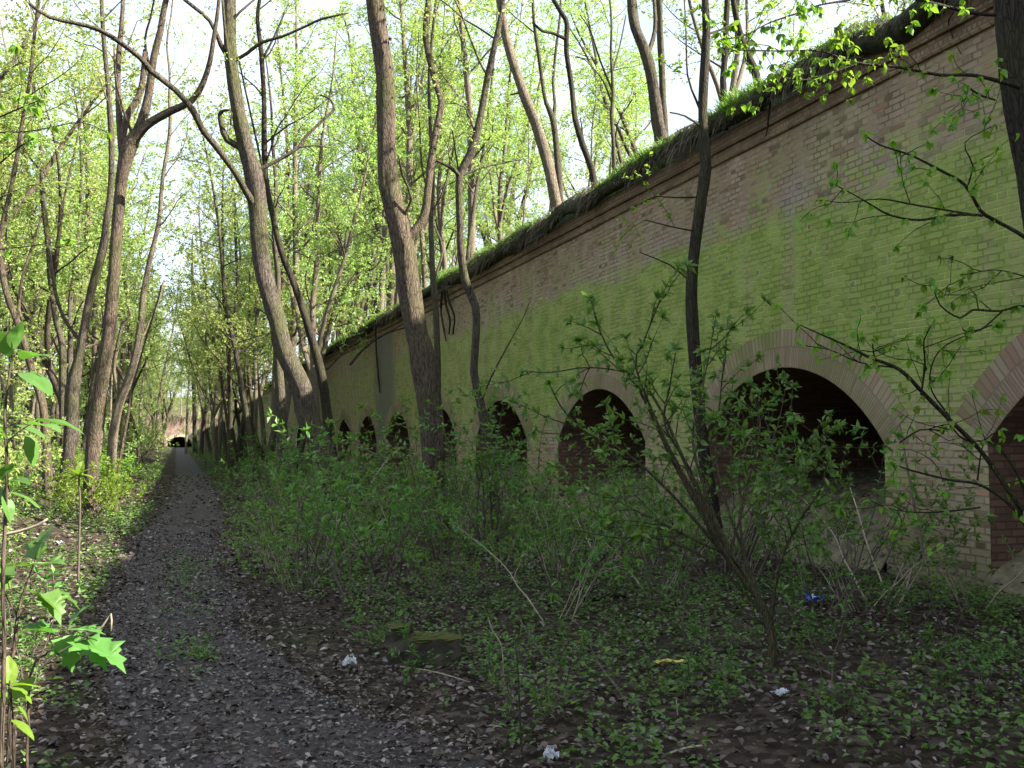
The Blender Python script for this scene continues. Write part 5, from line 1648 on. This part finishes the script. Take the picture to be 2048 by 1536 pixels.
def rotl(mb):
    mb.V = [np.column_stack([v[:, 0] * ca - v[:, 1] * sa, v[:, 0] * sa + v[:, 1] * ca, v[:, 2]]) for v in mb.V]


mb = MB(); rough_box(mb, -.27, .27, 0, .30, -.08, .21, rb); rotl(mb); part(mb, 'block', M['concrete'], blk, (0, 0, 0))
mb = MB(); rough_box(mb, -.285, -.12, .02, .2, .20, .30, rb, 0, .01, 3, 3, 2); rotl(mb); part(mb, 'broken_edge', M['concrete'], blk, (0, 0, 0))
mb = MB()
for (x_, y_, s_) in ((-.2, .1, (.09, .09, .02)), (-.02, .06, (.13, .07, .022)), (.18, .1, (.1, .1, .022)), (.05, .2, (.16, .08, .022))):
    lump(mb, (x_, y_, .212 + (.085 if x_ < -.15 else 0)), s_, rb, 12, .12)
rotl(mb); part(mb, 'moss_cap', M['moss'], blk, (0, 0, 0))

# rotten stump at the foot of the wall
g = ground_hit(2000, 1160); s0 = np.array([g[0], g[1], float(gz(g[0], g[1]))])
stp = thing('stump', tuple(s0), 'dark rotten stump with a jagged top beside the reddish arch', 'stump')
r = np.random.default_rng(92)
mb = MB(); k = 16; V_ = []; hs = np.linspace(-.1, 1, 9)
top_j = r.uniform(-.12, .14, k); top_j[3] = .28; top_j[4] = .2
for i, h in enumerate(hs):
    for j in range(k):
        a = j * TAU / k; rad = (.15 + .13 * math.exp(-(h + .1) * 5)) * (1 + .18 * math.sin(3 * a + 1 + h * 3) + r.normal(0, .05))
        V_.append((s0[0] + rad * math.cos(a), s0[1] + rad * math.sin(a), s0[2] + h * (.42 + top_j[j])))
F_ = [(i * k + j, i * k + (j + 1) % k, (i + 1) * k + (j + 1) % k, (i + 1) * k + j) for i in range(8) for j in range(k)]
V_.append((s0[0], s0[1], s0[2] + .33)); F4 = np.array(F_)
mb.add(V_, F4, 0, True)
mb.Fs.append((np.array([(8 * k + j, 8 * k + (j + 1) % k, 9 * k) for j in range(k)]), 0, False, None))
part(mb, 'trunk', M['bark_dark'], stp, s0)
for q in range(5):
    a = q * 1.3 + .4
    w = np.array([s0 + np.array([.12 * math.cos(a), .12 * math.sin(a), .12]), s0 + np.array([.32 * math.cos(a), .32 * math.sin(a), .04]), s0 + np.array([.55 * math.cos(a + .2), .55 * math.sin(a + .2), -.06])])
    mb = MB(); p = smooth_path(np.column_stack([w, [.06, .04, .015]]), .08); mb.tube(p[:, :3], p[:, 3], 8, 0, .08, r); part(mb, 'root', M['bark_dark'], stp, s0)


# fallen and leaning sticks
def stick(label, pts, depth, mat='twig_pale', seed=0, name='fallen_branch', cat='branch', group=None, forks=()):
    r = np.random.default_rng(seed)
    if depth is None:
        Q = []
        for a, b, c in pts:
            g = ground_hit(a, b); dd = proj(g)[2]; Q.append([g[0], g[1], float(gz(g[0], g[1])) + .025, c / F * dd / 2])
        Q = np.array(Q)
    else:
        Q = np.array([[*px(a, b, (depth if np.isscalar(depth) else np.interp(i, [0, len(pts) - 1], depth))), c / F * (depth if np.isscalar(depth) else depth[0]) / 2] for i, (a, b, c) in enumerate(pts)])
    p = smooth_path(Q, .06)
    mb = MB(); mb.tube(p[:, :3], p[:, 3], 6, 0, .06, r)
    loc = Q[0, :3]
    o = mb.build(name, M[mat], None, loc)
    return tag(o, label, cat, group)


stick('bent pale dry twig lying across the low maple shoot', [(75, 1343, 4), (110, 1310, 4), (150, 1288, 5), (180, 1268, 5), (205, 1252, 4), (222, 1228, 4), (222, 1262, 3)], 4.3, seed=1)
stick('pale dry branch lying on the bank at the left edge', [(0, 1071, 6), (40, 1062, 6), (75, 1050, 5), (95, 1038, 4)], 8.6, seed=2)
stick('dark log lying in the litter before the arches', [(1170, 1206, 12), (1210, 1199, 14), (1250, 1196, 12)], None, 'bark_dark', 3, 'log', 'log')
stick('white peeled stick lying in the front litter below the elder', [(1335, 1520, 5), (1370, 1512, 5), (1405, 1503, 4)], None, seed=4)
stick('long thin stick slanting up from the litter right of the mossy block', [(1130, 1380, 4), (1100, 1330, 4), (1065, 1280, 4), (1040, 1240, 3)], (6.3, 7.2), seed=5, mat='twig')
stick('long bowed stick propped in the litter left of the elder foot', [(1290, 1470, 5), (1240, 1385, 5), (1200, 1330, 4), (1180, 1290, 3)], (5.2, 6.6), seed=6, mat='twig')
stick('brown twig lying along the front of the mossy block', [(800, 1333, 3), (850, 1340, 3), (900, 1352, 3), (940, 1365, 2)], 6.2, seed=7)
stick('broken stick leaning among the shrubs left of the far arches', [(742, 968, 4), (770, 925, 4), (800, 896, 4)], 15, seed=8)
stick('grey bough slanting down through the shrubs before the thick mossy tree', [(680, 1010, 5), (760, 930, 5), (720, 890, 4), (690, 840, 3)], 15.6, seed=9, mat='twig')
stick('long bare stick leaning on the wall between the two widest arches', [(1860, 1165, 6), (1845, 1100, 6), (1828, 1010, 5), (1812, 920, 4), (1800, 850, 3)], (7.6, 8.6), seed=10, mat='twig')
stick('bare twig rising at the foot of the pier between the widest arches', [(1770, 1180, 4), (1735, 1090, 4), (1715, 1020, 3), (1700, 975, 2)], (7.8, 8.3), seed=11)
stick('dry upright stalk in the front litter below the elder', [(1358, 1500, 3), (1356, 1440, 3), (1352, 1395, 2)], 5.4, seed=12)
stick('pale bent stalk beside the mossy block', [(1007, 1350, 3), (1003, 1290, 3), (985, 1262, 3), (975, 1230, 2)], 6.5, seed=13)
stick('dark thin stalk standing in the litter at the bottom centre', [(1045, 1525, 4), (1040, 1430, 4), (1036, 1340, 3), (1030, 1280, 2)], (4.8, 5.2), 'bark_dark', 14)
stick('curved dark bough fallen against the wall left of the thick mossy tree', [(700, 730, 5), (722, 703, 5), (750, 680, 4), (780, 664, 4), (812, 655, 3)], (33, 34), 'bark_dark', 15)


# roots hanging from the top of the wall
def hanging(label, pts, seed, y_depth=None, group=None):
    Q = []
    for a, b, c, xo in pts:
        rr = FWD + RGT * (a - CX) / F - UPV * (b - CY) / F
        t = (D - xo - EYE[0]) / rr[0]
        p = EYE + rr * t; Q.append([*p, c / F * t / 2])
    Q = np.array(Q); p = smooth_path(Q, .06)
    mb = MB(); mb.tube(p[:, :3], p[:, 3], 6, 0, .08, np.random.default_rng(seed))
    o = mb.build('hanging_root', M['bark_dark'], None, Q[0, :3]); tag(o, label, 'root', group)


hanging('dark hooked root hanging over the cornice near the curved slender tree', [(1541, 205, 4, .12), (1537, 232, 4, .10), (1534, 262, 3, .05), (1530, 275, 3, .04), (1524, 281, 2, .03)], 1)
hanging('thin red-brown root trailing from the cornice beside the right edge tree', [(1907, 25, 3, .13), (1897, 42, 3, .10), (1900, 60, 3, .05), (1912, 88, 2, .03), (1922, 108, 2, .03)], 2)
hanging('long straight root hanging down the far wall left of the thick mossy tree', [(751, 640, 4, .3), (752, 690, 4, .15), (756, 745, 4, .1), (760, 785, 3, .06)], 3)
hanging('leftmost of the dangling roots right of the thick mossy tree', [(884, 585, 5, .25), (882, 620, 4, .15), (887, 655, 4, .1), (892, 682, 2, .06)], 4, group='roots dangling over the wall beside the thick mossy tree')
hanging('middle of the dangling roots right of the thick mossy tree', [(888, 580, 6, .3), (892, 610, 5, .2), (900, 640, 5, .12), (898, 668, 3, .06)], 5, group='roots dangling over the wall beside the thick mossy tree')
hanging('rightmost of the dangling roots right of the thick mossy tree', [(893, 582, 5, .28), (899, 605, 5, .2), (909, 635, 4, .12), (906, 668, 3, .06)], 6, group='roots dangling over the wall beside the thick mossy tree')

# ================================================================== CAMERA, LIGHT, RENDER
cam = bpy.data.cameras.new('camera'); co = bpy.data.objects.new('camera', cam); col.objects.link(co)
cam.sensor_width = 36; cam.lens = F / 2048 * 36; cam.clip_end = 1500; cam.clip_start = .05
co.location = EYE; co.rotation_euler = (math.pi / 2 + PITCH, 0, -YAW)
sc.camera = co

SUN_EL = 33.5
sun_dir = np.array([math.cos(R(32)), -math.sin(R(32))]); sun_dir = sun_dir / np.linalg.norm(sun_dir)
to_sun = np.array([sun_dir[0] * math.cos(R(SUN_EL)), sun_dir[1] * math.cos(R(SUN_EL)), math.sin(R(SUN_EL))])
sl = bpy.data.lights.new('sun', 'SUN'); sl.energy = 5.0; sl.angle = R(.5); sl.color = (1, .93, .80)
so = bpy.data.objects.new('sun', sl); col.objects.link(so)
from mathutils import Vector
so.rotation_euler = Vector(to_sun).to_track_quat('Z', 'Y').to_euler()
so.location = (30, -10, 40)

w = bpy.data.worlds.new('World'); sc.world = w; w.use_nodes = True
nt = w.node_tree
for n in list(nt.nodes):
    nt.nodes.remove(n)
sky = nt.nodes.new('ShaderNodeTexSky'); sky.sky_type = 'NISHITA'; sky.sun_disc = False
sky.sun_elevation = R(SUN_EL); sky.sun_rotation = math.atan2(sun_dir[0], sun_dir[1])
sky.air_density = 1.0; sky.dust_density = 2.5; sky.ozone_density = 1.0
tcw = nt.nodes.new('ShaderNodeTexCoord')
cl = noise(nt, tcw.outputs['Generated'], 3.0, 6, .6)
hsv = nt.nodes.new('ShaderNodeHueSaturation'); hsv.inputs['Saturation'].default_value = .75
nt.links.new(sky.outputs[0], hsv.inputs['Color'])
bgc = mixc(nt, ramp(nt, [(.36, .2), (.6, .85)], cl), hsv.outputs[0], (3.7, 4.2, 4.9))
bg = nt.nodes.new('ShaderNodeBackground'); bg.inputs[1].default_value = .08
nt.links.new(bgc, bg.inputs[0])
wo = nt.nodes.new('ShaderNodeOutputWorld'); nt.links.new(bg.outputs[0], wo.inputs[0])

sc.view_settings.view_transform = 'Standard'; sc.view_settings.look = 'None'
sc.view_settings.exposure = 2.3; sc.view_settings.gamma = 1
sc.render.engine = 'CYCLES'
sc.cycles.use_denoising = True
sc.cycles.max_bounces = 8; sc.cycles.diffuse_bounces = 4; sc.cycles.glossy_bounces = 2; sc.cycles.transmission_bounces = 4
sc.cycles.transparent_max_bounces = 4
sc.cycles.caustics_reflective = False; sc.cycles.caustics_refractive = False
sc.cycles.sample_clamp_indirect = 6
sc.render.resolution_x = 1024; sc.render.resolution_y = 768
